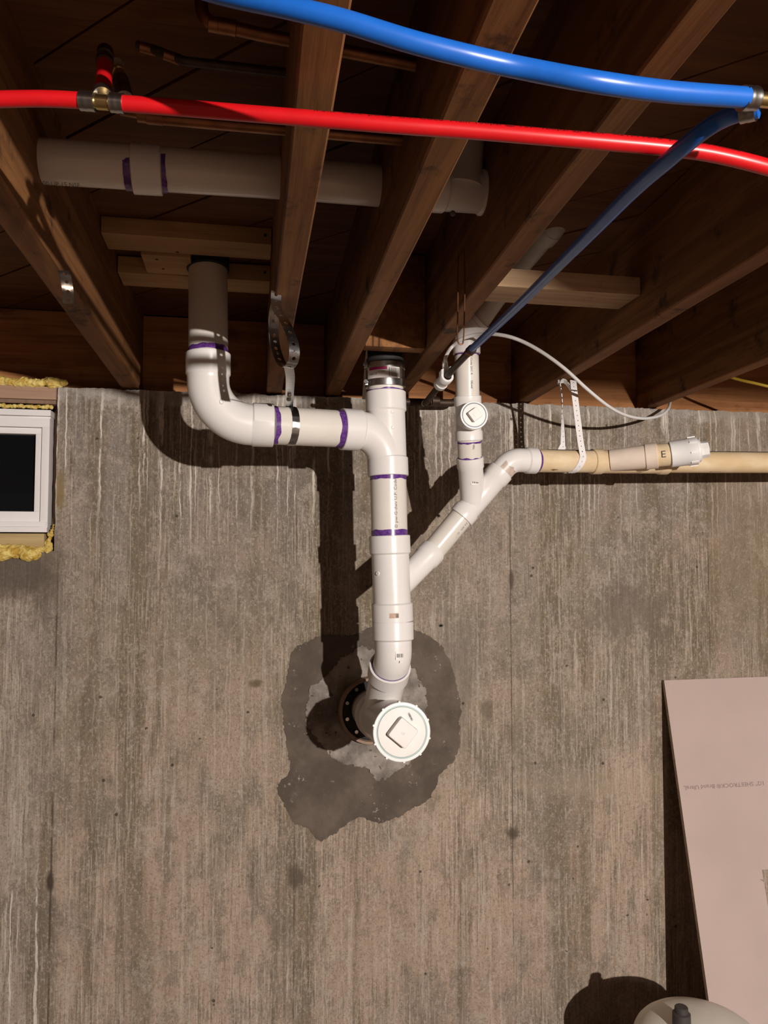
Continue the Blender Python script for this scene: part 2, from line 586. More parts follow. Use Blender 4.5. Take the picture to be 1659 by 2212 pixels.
def concrete():
    n = NT('concrete')
    sx = n.n('ShaderNodeSeparateXYZ')
    n.l(n.pos(), sx.inputs[0])
    X, Z = sx.outputs[0], n.math('SUBTRACT', sx.outputs[2], H)
    big = n.noise(1.6, None, 5, 0.55)
    mid = n.noise(6.0, n.mapped((1, 1, 0.6)), 5, 0.6)
    gray, olive, pink = (0.245, 0.212, 0.184), (0.265, 0.217, 0.158), (0.395, 0.298, 0.228)
    zz = n.math('ADD', Z, n.math('MULTIPLY', n.math('SUBTRACT', big, 0.5), 2.0))
    col = n.mix(n.mr(zz, -0.45, 0.25), olive, gray)
    low = n.math('ADD', Z, n.math('MULTIPLY', n.math('SUBTRACT', mid, 0.5), 2.4))
    col = n.mix(n.math('MULTIPLY', n.mr(low, -0.30, -1.05), 1.0), col, pink)
    lft = n.math('MULTIPLY', n.mr(X, -0.45, -0.56), n.mr(Z, 0.1, -0.1))
    col = n.mix(n.math('MULTIPLY', lft, 0.55), col, (0.34, 0.285, 0.24))
    # broad tone bands left by the form boards
    bands = n.noise(1.0, n.mapped((9, 0, 0.35)), 4, 0.65)
    col = n.mix(n.math('MULTIPLY', n.mr(bands, 0.50, 0.59), 0.75), col, (0.165, 0.128, 0.080))
    pk = n.noise(1.0, n.mapped((5, 0, 2.2), (3, 0, 5)), 5, 0.65)
    col = n.mix(n.math('MULTIPLY', n.mr(pk, 0.50, 0.60), 0.50), col, (0.36, 0.275, 0.215))
    # mottling
    mot = n.noise(17.0, n.mapped((1.3, 1, 0.7)), 8, 0.74)
    col = n.mix(n.math('MULTIPLY', n.mr(mot, 0.50, 0.61), 0.50), col, (0.150, 0.120, 0.090))
    col = n.mix(n.math('MULTIPLY', n.mr(mid, 0.50, 0.60), 0.42), col, (0.165, 0.138, 0.112))
    lite = n.noise(14.0, n.mapped((1, 1, 0.8), (4, 0, 2)), 8, 0.78)
    col = n.mix(n.math('MULTIPLY', n.mr(lite, 0.51, 0.62), 0.50), col, (0.42, 0.355, 0.295))
    # fine vertical board grain, pale and dark
    where = n.mr(n.noise(4.5, n.mapped((1, 1, 0.5), (9, 0, 1)), 5, 0.65), 0.40, 0.60)
    gr = n.noise(1.0, n.mapped((190, 1, 9)), 5, 0.7, 0.4)
    col = n.mix(n.math('MULTIPLY', n.mr(gr, 0.50, 0.60), n.math('MULTIPLY', where, 0.55)), col, (0.53, 0.45, 0.36))
    gr2 = n.noise(1.0, n.mapped((130, 1, 5), (5, 0, 3)), 4, 0.7, 0.4)
    col = n.mix(n.math('MULTIPLY', n.mr(gr2, 0.51, 0.60), n.math('MULTIPLY', where, 0.5)), col, (0.115, 0.088, 0.060))
    # sandy grain
    snd = n.noise(210, None, 3, 0.7)
    col = n.mix(n.math('MULTIPLY', n.mr(snd, 0.51, 0.62), 0.45), col, (0.105, 0.082, 0.062))
    snd2 = n.noise(170, n.mapped((1, 1, 0.7), (3, 3, 3)), 3, 0.7)
    col = n.mix(n.math('MULTIPLY', n.mr(snd2, 0.53, 0.64), 0.42), col, (0.52, 0.445, 0.37))
    # pale lime runs trickling from the top of the wall
    wob = n.math('ADD', X, n.math('MULTIPLY', n.math('SUBTRACT', n.noise(16, None, 4), 0.5), 0.016))
    def run(sx, sz, off, lo_, hi_):
        cv = n.n('ShaderNodeCombineXYZ')
        n.l(n.math('MULTIPLY', wob, sx), cv.inputs[0])
        cv.inputs[1].default_value = off
        n.l(n.math('MULTIPLY', Z, sz), cv.inputs[2])
        return n.mr(n.noise(1.0, cv.outputs[0], 2, 0.5), lo_, hi_)
    topm = n.math('MAXIMUM', n.mr(n.math('ADD', Z, n.math('MULTIPLY', n.math('SUBTRACT', big, 0.5), 1.2)), -0.15, 0.30), 0.22)
    leftlow = n.math('MULTIPLY', n.mr(X, -0.48, -0.53), n.mr(Z, -0.75, -0.95))
    topm = n.math('MAXIMUM', topm, n.math('MULTIPLY', leftlow, 0.9))
    runs = n.math('MAXIMUM', run(95, 1.1, 0.0, 0.565, 0.65), run(80, 0.8, 4.0, 0.61, 0.68))
    brk = n.mr(n.noise(42, n.mapped((1, 1, 0.35)), 4, 0.7), 0.38, 0.54)
    runs = n.math('MULTIPLY', n.math('MULTIPLY', runs, topm), brk)
    col = n.mix(n.math('MULTIPLY', runs, 0.85), col, (0.72, 0.65, 0.58))
    # crumbly pale top edge
    edge = n.mr(n.math('ADD', Z, n.math('MULTIPLY', n.math('SUBTRACT', lite, 0.5), 0.22)), 0.415, 0.455)
    col = n.mix(n.math('MULTIPLY', edge, 0.45), col, (0.50, 0.47, 0.43))
    # stains with a place of their own
    def blob(cx, cz, rx, rz, c, amt, nz=0.5):
        nonlocal col
        dx = n.math('DIVIDE', n.math('SUBTRACT', X, cx), rx)
        dz = n.math('DIVIDE', n.math('SUBTRACT', Z, cz), rz)
        d = n.math('SQRT', n.math('ADD', n.math('MULTIPLY', dx, dx), n.math('MULTIPLY', dz, dz)))
        d = n.math('ADD', d, n.math('MULTIPLY', n.math('SUBTRACT', lite, 0.5), nz*5))
        col = n.mix(n.math('MULTIPLY', n.mr(d, 1.25, 0.45), amt), col, c)
    blob(-0.62, -0.05, 0.13, 0.085, (0.085, 0.068, 0.052), 0.8, 0.35)
    blob(-0.535, -0.02, 0.045, 0.16, (0.115, 0.092, 0.070), 0.6, 0.35)
    blob(1.20, -0.19, 0.15, 0.10, (0.15, 0.12, 0.095), 0.65, 1.0)
    blob(0.62, -0.36, 0.07, 0.22, (0.205, 0.175, 0.145), 0.6)
    blob(0.80, -0.84, 0.022, 0.022, (0.07, 0.055, 0.04), 0.85)
    blob(0.147, -0.92, 0.025, 0.03, (0.10, 0.08, 0.06), 0.8)
    blob(-0.51, -0.885, 0.010, 0.03, (0.05, 0.035, 0.025), 0.9, 0.2)
    blob(0.80, -0.08, 0.008, 0.035, (0.08, 0.062, 0.05), 0.8, 0.2)
    blob(0.03, -0.37, 0.02, 0.012, (0.13, 0.095, 0.05), 0.8)
    blob(0.72, -0.47, 0.02, 0.04, (0.14, 0.11, 0.08), 0.7)
    blob(1.05, -0.70, 0.28, 0.05, (0.40, 0.32, 0.24), 0.35, 1.2)
    blob(-0.507, 0.17, 0.014, 0.06, (0.22, 0.15, 0.045), 0.75, 0.3)
    blob(0.572, 0.113, 0.006, 0.006, (0.012, 0.009, 0.007), 1.0, 0.1)
    blob(0.578, -0.216, 0.008, 0.005, (0.012, 0.009, 0.007), 1.0, 0.1)
    # specks and pin holes
    vo = n.n('ShaderNodeTexVoronoi')
    vo.inputs['Scale'].default_value = 21
    n.l(n.pos(), vo.inputs['Vector'])
    keep = n.mr(n.noise(15, None, 2), 0.56, 0.60)
    spk = n.math('MULTIPLY', n.mr(vo.outputs['Distance'], 0.12, 0.07), keep)
    col = n.mix(n.math('MULTIPLY', spk, 0.85), col, (0.05, 0.038, 0.028))
    # form joints: thin dark lines with their own extent
    def seam(x0, slope, z0, z1, w, amt):
        nonlocal col
        xl = n.math('ADD', X, n.math('MULTIPLY', Z, -slope))
        xl = n.math('ADD', xl, n.math('MULTIPLY', n.math('SUBTRACT', mot, 0.5), 0.006))
        d = n.math('ABSOLUTE', n.math('SUBTRACT', xl, x0))
        a = n.mr(d, w, w*0.3)
        a = n.math('MULTIPLY', a, n.mr(Z, z0, z0+0.15))
        a = n.math('MULTIPLY', a, n.mr(Z, z1, z1-0.12))
        a = n.math('MULTIPLY', a, n.mr(n.noise(9, n.mapped((1, 1, 1), (x0*7, 0, 0)), 4), 0.33, 0.5))
        col = n.mix(n.math('MULTIPLY', a, amt), col, (0.07, 0.055, 0.042))
    seam(-0.508, 0.0, -1.5, 0.0, 0.004, 0.8)
    seam(0.145, 0.0, -1.7, 0.2, 0.0025, 0.6)
    seam(0.797, 0.0, -1.3, 0.2, 0.0025, 0.75)
    seam(1.462, 0.0, -0.45, 0.3, 0.003, 0.55)
    rb = n.math('MULTIPLY', n.mr(X, 1.46, 1.475), n.mr(Z, -0.6, 0.1))
    col = n.mix(n.math('MULTIPLY', rb, 0.35), col, (0.24, 0.17, 0.105))
    n.base(col)
    h = n.math('ADD', n.math('MULTIPLY', gr, 0.8), n.math('MULTIPLY', n.noise(140, None, 4, 0.6), 0.5))
    h = n.math('ADD', h, n.math('MULTIPLY', spk, -1.2))
    h = n.math('ADD', h, n.math('MULTIPLY', runs, 0.5))
    n.bump(h, 0.45, 0.004)
    M['concrete'] = n.set(Roughness=0.9, Specular_IOR_Level=0.2)
concrete()
def mortar(key, c1, c2, bs, bstr):
    n = NT(key)
    g = n.noise(9, None, 6, 0.62)
    col = n.mix(n.mr(g, 0.38, 0.68), c1, c2)
    sp = n.noise(75, None, 4, 0.7)
    top = n.mr(n.noise(12, n.mapped((1, 1, 1), (7, 1, 2)), 4), 0.5, 0.62)
    col = n.mix(n.math('MULTIPLY', n.mr(sp, 0.60, 0.66), n.math('MULTIPLY', top, 0.7)), col, (0.42, 0.38, 0.33))
    n.base(col)
    n.bump(n.noise(bs, None, 6, 0.65), bstr, 0.008)
    M[key] = n.set(Roughness=0.9, Specular_IOR_Level=0.2)
mortar('mortar_dark', (0.098, 0.077, 0.061), (0.155, 0.122, 0.098), 60, 0.35)
mortar('mortar_pale', (0.17, 0.145, 0.125), (0.40, 0.36, 0.32), 35, 1.0)

# ------------------------------------------------------------------ the setting
JB = 0.47                     # underside of the joists, relative to eye height
SUBZ = 0.705                  # underside of the subfloor
XL, XR = -4.0, 5.0
OPX, OPZ = -0.519, 0.006     # window opening: right edge, bottom edge

def build_wall():
    bm = NB()
    xs = [XL+(-0.8-XL)*i/40 for i in range(40)]+[-0.8+2.7*i/560 for i in range(561)]+[1.9+(XR-1.9)*i/40 for i in range(1, 41)]
    nx = len(xs)-1
    i0 = min(range(nx+1), key=lambda i: abs(xs[i]-OPX))
    zt_ = JB-0.003
    zs = [-H+(zt_-0.05+H)*k/80 for k in range(80)]+[zt_-0.05+0.05*k/10 for k in range(11)]
    nz = len(zs)-1
    k0 = min(range(nz+1), key=lambda k: abs(zs[k]-OPZ))
    grid = {}
    for i in range(nx+1):
        for k in range(nz+1):
            x, z = xs[i], zs[k]
            if i == i0 and k >= k0:
                x = OPX+0.004*mnoise.noise(Vector((0, 3, z*30)))
            if k == k0 and i <= i0:
                z = OPZ+0.005*mnoise.noise(Vector((x*30, 7, 0)))
            y = D+0.0012*mnoise.noise(Vector((x*9, 0, z*5)))
            tt = max(0.0, 1-(zt_-zs[k])/0.03)
            if tt > 0:
                q = Vector((x*45, 1, zs[k]*45)); q2 = Vector((x*140, 5, zs[k]*140))
                y += tt*(0.003+0.006*abs(mnoise.noise(q))+0.004*mnoise.noise(q2))
                z += tt*tt*(-0.003+0.005*mnoise.noise(Vector((x*22, 1, 0)))+0.003*mnoise.noise(q2))
            grid[i, k] = bm.verts.new((x, y, z+H))
    for i in range(nx):
        for k in range(nz):
            if i < i0 and k >= k0:
                continue
            bm.faces.new((grid[i, k], grid[i+1, k], grid[i+1, k+1], grid[i, k+1]))
    bmesh.ops.delete(bm, geom=[v for v in bm.verts if not v.link_faces], context='VERTS')
    be = [e for e in bm.edges if e.is_boundary]
    r = bmesh.ops.extrude_edge_only(bm, edges=be)
    vs = [g for g in r['geom'] if isinstance(g, bmesh.types.BMVert)]
    for v in vs:
        v.co.y = D+0.2
    be = [e for e in bm.edges if e.is_boundary]
    try:
        bmesh.ops.contextual_create(bm, geom=be)
    except Exception:
        pass
    return struct(obj('wall_back', bm, M['concrete'], angle=50))
wall = build_wall()

def blobplate(pts, thick, seed, jit, y0=D, relief=0.35):
    """irregular plate lying on the wall, ragged outline"""
    P = [Vector(p) for p in pts]
    P = spline(P+[P[0]], 4)[:-1]
    out = []
    for a, b in zip(P, P[1:]+P[:1]):
        n = max(1, int((b-a).length/0.0025))
        for k in range(n):
            q = a.lerp(b, k/n)
            j = Vector()
            for fr, am in ((30, 1.0), (85, 0.75), (240, 0.5)):
                j += Vector((mnoise.noise(q*fr+Vector((seed, 0, 0))), 0, mnoise.noise(q*fr+Vector((0, seed, 9)))))*jit*am
            out.append(q+j)
    from mathutils.geometry import delaunay_2d_cdt
    m = len(out)
    x0, x1 = min(p.x for p in out), max(p.x for p in out)
    z0, z1 = min(p.z for p in out), max(p.z for p in out)
    v2 = [Vector((p.x, p.z)) for p in out]
    st = 0.006
    v2 += [Vector((x0+st*(i+0.3*(k % 2)), z0+st*k)) for i in range(int((x1-x0)/st)+1) for k in range(int((z1-z0)/st)+1)]
    vo, eo, fo_, ov, oe, of_ = delaunay_2d_cdt(v2, [(i, (i+1) % m) for i in range(m)], [list(range(m))], 1, 1e-6)
    used = {i for f in fo_ for i in f}
    bm = NB()
    vm = {}
    for i in used:
        q = Vector((vo[i].x, 0, vo[i].y))
        h = thick*(0.75+relief*(mnoise.noise(q*55+Vector((seed, 0, 0)))+0.6*mnoise.noise(q*140)))
        vm[i] = bm.verts.new((q.x, y0-max(h, 0.0008), q.z))
    for f in fo_:
        bm.faces.new([vm[i] for i in f])
    be = [e for e in bm.edges if e.is_boundary]
    r = bmesh.ops.extrude_edge_only(bm, edges=be)
    for g in r['geom']:
        if isinstance(g, bmesh.types.BMVert):
            g.co.y = y0+0.004
    return bm
def wp(cx, cy):
    return at(580+cx/3.607, 1340+cy/3.607, D)
outer = [(215, 200), (185, 270), (155, 380), (112, 540), (100, 650), (125, 820), (140, 1000), (160, 1190), (80, 1250), (100, 1390), (150, 1490),
         (200, 1575), (300, 1620), (400, 1720), (480, 1670), (640, 1565), (720, 1530), (850, 1570), (950, 1550), (1110, 1480), (1240, 1400),
         (1310, 1280), (1350, 1180), (1440, 1090), (1480, 990), (1490, 800), (1500, 650), (1470, 520), (1440, 420), (1400, 310), (1340, 190),
         (1240, 120), (1140, 80), (1000, 40), (850, 40), (760, 70), (690, 110), (560, 120), (400, 130)]
inner_ = [(335, 520), (430, 430), (560, 300), (700, 225), (830, 235), (1000, 300), (1130, 400), (1200, 500), (1230, 640), (1210, 900),
          (1100, 1100), (1000, 1165), (880, 1240), (800, 1215), (740, 1140), (560, 1120), (440, 1000), (330, 860), (270, 740)]
obj('mortar_patch', blobplate([wp(*p) for p in outer], 0.0030, 3, 0.0065), M['mortar_dark'], wall, angle=60,
    label='dark trowelled mortar patch around the pipe hole')
obj('mortar_core', blobplate([wp(*p) for p in inner_], 0.0065, 11, 0.009, relief=0.75), M['mortar_pale'], wall, angle=60,
    label='pale rough mortar packed round the pipe')

bm = NB()
box(bm, (-4, -5.2, -0.05), (5, D, 0.0))
struct(obj('floor', bm, M['floor_concrete'], smooth=False))

for nm, lo_c, hi_c in (('wall_left', (-4.1, -5.2, 0), (-4.0, D, H+SUBZ+0.03)), ('wall_right', (5.0, -5.2, 0), (5.1, D, H+SUBZ+0.03)), ('wall_front', (-4.1, -5.3, 0), (5.1, -5.2, H+SUBZ+0.03))):
    bm = NB()
    box(bm, lo_c, hi_c)
    struct(obj(nm, bm, M['room_wall'], smooth=False))
# subfloor: diagonal boards on a plain deck
bm = NB()
box(bm, (XL, -5.2, H+SUBZ+0.020), (XR, D+0.2, H+SUBZ+0.035))
ceil_ = struct(obj('ceiling', bm, M['subfloor_wood'], smooth=False))
bw = 0.143
dirv = Vector((1, -1, 0)).normalized()
perp = Vector((1, 1, 0)).normalized()
k = -3
while k*bw < 4.0:
    bm = NB()
    c0 = perp*(k*bw+0.02)
    box(bm, (-4, 0.0025, 0), (4, bw-0.0025, 0.018))
    dz = random.uniform(-0.0015, 0.0015)
    R = Matrix((( dirv.x, perp.x, 0, c0.x), (dirv.y, perp.y, 0, c0.y), (0, 0, 1, H+SUBZ+dz), (0, 0, 0, 1)))
    bmesh.ops.transform(bm, matrix=R, verts=bm.verts)
    for co, no in (((-1.2, 0, 0), (-1, 0, 0)), ((2.6, 0, 0), (1, 0, 0)), ((0, -0.2, 0), (0, -1, 0)), ((0, D+0.08, 0), (0, 1, 0))):
        g = list(bm.verts)+list(bm.edges)+list(bm.faces)
        bmesh.ops.bisect_plane(bm, geom=g, plane_co=co, plane_no=no, clear_outer=True)
        be = [e for e in bm.edges if e.is_boundary]
        if be:
            bmesh.ops.holes_fill(bm, edges=be)
    if len(bm.faces) > 0:
        obj('board', bm, M['subfloor_wood'], ceil_, smooth=False)
    else:
        bm.free()
    k += 1

# rim joist closing the bays above the wall
bm = NB()
box(bm, (XL, D+0.085, H+JB-0.006), (XR, D+0.123, H+SUBZ-0.002))
tag(obj('rim_joist', bm, M['rim_wood'], smooth=False), 'reddish rim board seen above the concrete wall behind the joist ends', 'joist')

# floor joists; (left x, right x) of the underside at y = 1 and y = 2.2
J = [(-0.351, -0.306, -0.352, -0.304, 'leftmost floor joist, landing on the wall beside the window'),
     (0.047, 0.089, 0.055, 0.100, 'floor joist with stained underside left of the rubber coupling, metal strap hanging off it'),
     (0.208, 0.250, 0.230, 0.272, 'floor joist meeting the wall just left of the rubber coupling'),
     (0.386, 0.424, 0.428, 0.468, 'floor joist passing just right of the rubber coupling, white vent pipe beside it'),
     (0.786, 0.826, 0.830, 0.870, 'floor joist that carries the white plastic strap'),
     (1.205, 1.245, 1.262, 1.300, 'rightmost floor joist, close to the yellow cable')]
for (a0, b0, a1, b1, lab) in J:
    bm = NB()
    ys = [-5.19+i*(D+0.083+5.19)/50 for i in range(51)]
    rows = []
    for y in ys:
        t = max(-1.5, (y-1.0)/1.2)
        xa, xb = a0+(a1-a0)*t, b0+(b1-b0)*t
        w = 0.0012*mnoise.noise(Vector((y*6, a0*9, 0)))
        zb = H+JB+0.0012*mnoise.noise(Vector((y*4, b0*9, 3)))
        ch = 0.0025
        rows.append([bm.verts.new(p) for p in ((xa+w, y, H+SUBZ-0.002), (xa+w, y, zb+ch), (xa+w+ch, y, zb), (xb+w-ch, y, zb), (xb+w, y, zb+ch), (xb+w, y, H+SUBZ-0.002))])
    for r0, r1 in zip(rows, rows[1:]):
        for q in range(6):
            bm.faces.new((r0[q], r0[(q+1) % 6], r1[(q+1) % 6], r1[q]))
    bm.faces.new(rows[0])
    bm.faces.new(rows[-1][::-1])
    tag(obj('floor_joist', bm, M['joist_wood'], origin=((a0+b0)/2, 1.0, H+JB), angle=25), lab, 'joist', 'floor joists under the subfloor')

# added unseen duct hung under the joists behind the viewer; it keeps the lamp off the far right bays
blocker = thing('light_blocker', 'added unseen lamp-shading duct hung under the joists behind the viewer, above the bulb', 'blocker', V(1.35, -2.0, 0.315))
bm = NB()
box(bm, V(1.04, -5.0, 0.315), V(1.75, -1.05, JB-0.004), 0.004)
obj('blocker_box', bm, M['galvanized'], blocker)
for yy in (-4.2, -3.0, -1.8):
    bm = NB()
    box(bm, V(1.034, yy-0.012, 0.307), V(1.758, yy+0.012, JB-0.003), 0.003)
    obj('blocker_seam', bm, M['galvanized'], blocker)

# ------------------------------------------------------------------ window at the left edge
WY = D+0.012
bm = NB()
win = struct(bpy.data.objects.new('window_1', None))
COL.objects.link(win)
win.location = V(-0.8, WY, 0.1)
fx1, ft, fb = -0.541, 0.399, 0.058          # outer right, top, bottom of the vinyl frame
def ring(bm, x0, x1, z0, z1, wl, wr, wb, wt, y0, y1, bev=0.001):
    box(bm, V(x0, y0, z0), V(x1, y1, z0+wb), bev)
    box(bm, V(x0, y0, z1-wt), V(x1, y1, z1), bev)
    box(bm, V(x1-wr, y0, z0+wb), V(x1, y1, z1-wt), bev)
    box(bm, V(x0, y0, z0+wb), V(x0+wl, y1, z1-wt), bev)
fx0 = -1.25
bm = NB()
ring(bm, fx0, fx1, fb, ft-0.022, 0.03, 0.020, 0.026, 0.026, WY, WY+0.07)
obj('window_frame', bm, M['vinyl'], win)
bm = NB()
box(bm, V(fx0, WY-0.006, ft-0.017), V(fx1+0.003, WY+0.06, ft), 0.0015)
box(bm, V(fx0, WY+0.012, ft-0.023), V(fx1-0.001, WY+0.06, ft-0.015), 0.0)
obj('head_flange', bm, M['vinyl'], win)
bm = NB()
box(bm, V(fx0, WY-0.010, fb), V(fx1+0.001, WY+0.05, fb+0.014), 0.0015)
box(bm, V(fx0, WY-0.005, fb+0.0155), V(fx1-0.002, WY+0.05, fb+0.030), 0.0015)
obj('sill_flange', bm, M['vinyl'], win)
bm = NB()
ring(bm, fx0+0.03, fx1-0.0215, fb+0.028, ft-0.049, 0.03, 0.017, 0.030, 0.017, WY+0.010, WY+0.06)
obj('sash', bm, M['vinyl'], win)
bm = NB()
box(bm, V(fx0+0.05, WY+0.035, fb+0.03), V(fx1-0.036, WY+0.040, ft-0.055))
obj('pane', bm, M['night_glass'], win, smooth=False)
bm = NB()
box(bm, V(fx0-0.2, D-0.002, 0.427), V(-0.523, D+0.12, 0.463), 0.002)
obj('header_board', bm, M['header_wood'], win)
bm = NB()
box(bm, V(fx0-0.2, D+0.006, 0.416), V(-0.525, D+0.12, 0.4265), 0.001)
obj('header_shim', bm, M['buck_wood'], win)
bm = NB()
box(bm, V(fx0-0.2, D-0.004, 0.017), V(-0.545, D+0.12, 0.0545), 0.002)
obj('sill_board', bm, M['sill_wood'], win)
bm = NB()
box(bm, V(-0.536, D+0.045, 0.015), V(-0.5195, D+0.16, 0.42), 0.001)
obj('side_buck', bm, M['buck_wood'], win)
def foam_bead(a, b, r, seed, sq=1.0, lump=0.6, y=D):
    bm = NB()
    a, b = Vector(a), Vector(b)
    n = max(4, int((b-a).length/0.010))
    for k in range(n+1):
        t = k/n
        p = a.lerp(b, t)
        q = r*(1+lump*mnoise.noise(Vector((t*n*0.45, seed, 0))))
        m = Matrix.Translation(p+Vector((random.uniform(-1, 1)*r*0.2, random.uniform(-1, 1)*r*0.2, random.uniform(-1, 1)*r*0.3))) @ Matrix.Diagonal((q*1.3, q, q*sq, 1))
        rr = bmesh.ops.create_icosphere(bm, subdivisions=2, radius=1.0, matrix=m)
        for v in rr['verts']:
            v.co += (v.co-p)*0.22*mnoise.noise(v.co*70)
    return bm
def foam_obj(bm):
    o = obj('foam_bead', bm, M['spray_foam'], win, angle=80)
    md = o.modifiers.new('remesh', 'REMESH')
    md.mode = 'VOXEL'
    md.voxel_size = 0.0017
    md.use_smooth_shade = True
    tx = bpy.data.textures.new('lumps', 'CLOUDS')
    tx.noise_scale = 0.009
    tx.noise_depth = 3
    dm = o.modifiers.new('lumps', 'DISPLACE')
    dm.texture = tx
    dm.strength = 0.009
    dm.mid_level = 0.55
    return o
foam_obj(foam_bead(V(-0.95, D+0.0, 0.475), V(-0.505, D+0.004, 0.474), 0.0125, 1))
foam_obj(foam_bead(V(-0.95, D+0.012, 0.4075), V(-0.540, D+0.012, 0.4075), 0.0062, 2, lump=0.3))
foam_obj(foam_bead(V(-0.95, D-0.002, 0.000), V(-0.575, D-0.002, 0.002), 0.020, 3))
foam_obj(foam_bead(V(-0.60, D+0.000, 0.011), V(-0.535, D+0.000, 0.012), 0.0095, 9))
foam_obj(foam_bead(V(-0.536, D+0.004, 0.010), V(-0.532, D+0.006, 0.050), 0.0082, 4))
foam_obj(foam_bead(V(-0.529, D+0.008, 0.050), V(-0.524, D+0.008, 0.078), 0.0035, 5))

# ------------------------------------------------------------------ timber blocking
def timber(name, x0, x1, y0, y1, z0, z1, mat, label, cat='board', group=None, skew=0.0):
    bm = NB()
    box(bm, V(x0, y0, z0), V(x1, y1, z1), 0.0025)
    if skew:
        for v in bm.verts:
            v.co.y += skew*(v.co.x-x0)
    return tag(obj(name, bm, mat, origin=V((x0+x1)/2, (y0+y1)/2, z0)), label, cat, group)
upper_b = timber('wood_block', -0.3035, 0.049, 1.650, 1.739, 0.668, 0.704, M['pine_wood'], 'pale pine board across the bay, nearer of the two above the left drain pipe')
lower_b = timber('wood_block', -0.3025, 0.053, 1.858, 1.950, 0.660, 0.700, M['pine_wood'], 'pale pine board across the bay just behind the left drain pipe')
bridge_b = timber('wood_block', -0.235, -0.128, 1.741, 1.856, 0.662, 0.700, M['pine_wood'], 'short pine bridging piece between two boards left of the drain pipe')
timber('wood_block', 0.268, 0.410, 1.730, 1.772, 0.478, 0.700, M['joist_wood'], 'dark blocking between two joists above the rubber coupling')
timber('wood_block', 0.445, 0.802, 1.450, 1.545, 0.535, 0.573, M['gray_wood'], 'weathered grey-brown board between joists under the white vent pipe')

def nail(parent, p, d):
    b = NB()
    lathe(b, p, d, [(-0.004, 0.0036), (0.0004, 0.0036), (0.0008, 0.0025)], 12)
    obj('nail_head', b, M['black_seal'], parent)
nail(upper_b, V(-0.155, 1.728, 0.668), (0, 0, -1))
nail(upper_b, V(0.036, 1.650, 0.688), (0, -1, 0))
nail(lower_b, V(0.040, 1.858, 0.682), (0, -1, 0))
nail(bridge_b, V(-0.195, 1.822, 0.662), (0, 0, -1))
nail(bridge_b, V(-0.203, 1.765, 0.662), (0, 0, -1))

# ------------------------------------------------------------------ the glued PVC drain
R3, R2, R15 = 0.0445, 0.0302, 0.0245
H3, B3, H2, B2 = 0.0503, 0.0468, 0.0345, 0.0318
TOC = Vector((0, -1, 0))
S = lambda v: None
def SA(v):
    """point on the stack axis at image row v"""
    pts = [(775, 831.5, 1.906), (860, 833, 1.905), (1005, 838, 1.895), (1180, 842, 1.885), (1325, 847.5, 1.879), (1365, 849.5, 1.877), (1450, 850, 1.876)]
    for (a, ua, da), (b, ub, db) in zip(pts, pts[1:]):
        if v <= b:
            t = (v-a)/(b-a)
            return dp(ua+(ub-ua)*t, v, da+(db-da)*t)
    return dp(pts[-1][1], v, pts[-1][2])
drain = thing('drain_pipe', 'white glued drain stack with elbows, wyes and cleanouts in front of the concrete wall', 'pipe', V(0.364, D-0.05, -0.454))

# left riser
riser_top, riser_bot = at(449.5, 574, 1.806), at(450, 772, 1.778)
bm = NB()
sweep(bm, [riser_top, riser_bot], R3)
riser = obj('pipe', bm, M['pvc_pipe'], drain)
bm = NB()
ax = (riser_bot-riser_top).normalized()
lathe(bm, riser_top-ax*0.020, ax, [(0, 0.0475), (0.001, 0.0485), (0.030, 0.0485), (0.032, 0.047), (0.033, 0.0446)])
obj('closet_flange', bm, M['rubber'], drain, label='dark collar where the riser meets the floor')
bm = NB()
band(bm, at(450, 768, 1.778), at(450, 757, 1.78), R3+0.0004, 0, 0.006, seed=2)
obj('primer_band', bm, M['primer'], riser)

e0, ec, e1 = at(450, 764, 1.778), at(449, 914, 1.777), at(590, 919, 1.783)
epath = Path(fillet([e0, ec, e1], 0.098, 16))
bm = NB()
sweep(bm, epath, hubprof(epath.L, 0.0475, H3, 0.052, 0.049), 48)
elb = obj('elbow', bm, M['pvc_fitting'], drain)
# moulding dot on the elbow
def dot(p, n, r, parent, mat):
    b = NB()
    lathe(b, p, n, [(-0.003, r), (0.0006, r), (0.0012, r*0.8), (0.0008, r*0.5)], 20)
    obj('moulding_dot', b, mat, parent)
dot(at(480, 868, 1.7295), (0.0, -1, -0.1), 0.0055, elb, M['pvc_fitting'])

h0, h1 = at(586, 918.5, 1.783), at(742, 927, 1.826)
bm = NB()
sweep(bm, [h0, h1], R3)
hp = obj('pipe', bm, M['pvc_pipe'], drain)
bm = NB()
hd = (h1-h0).normalized()
band(bm, h0, h0+hd*0.010, R3+0.0004, 0, 0.004, seed=4)
obj('primer_band', bm, M['primer'], hp)
bm = NB()
band(bm, h1-hd*0.004, h1-hd*0.021, R3+0.0004, 0, 0.004, seed=6)
obj('primer_band', bm, M['primer'], hp)

# upper sanitary tee
t0, t1 = SA(848), SA(1029)
tp = Path([t0, t1])
bm = NB()
sweep(bm, tp, hubprof(tp.L, B3, H3, 0.050, 0.048), 48)
bpts = Path(fillet([at(737, 927, 1.825), at(818, 932, 1.845), SA(1000)], 0.075, 14))
sweep(bm, bpts, hubprof(bpts.L, 0.0462, H3, 0.050, 0), 48)
tee = obj('sanitary_tee', bm, M['pvc_fitting'], drain)
for vv in (897, 930):
    p = SA(vv)
    dot(p+Vector((0.006, -B3*0.99, 0)), (0.12, -1, 0), 0.0042, tee, M['pvc_fitting'])

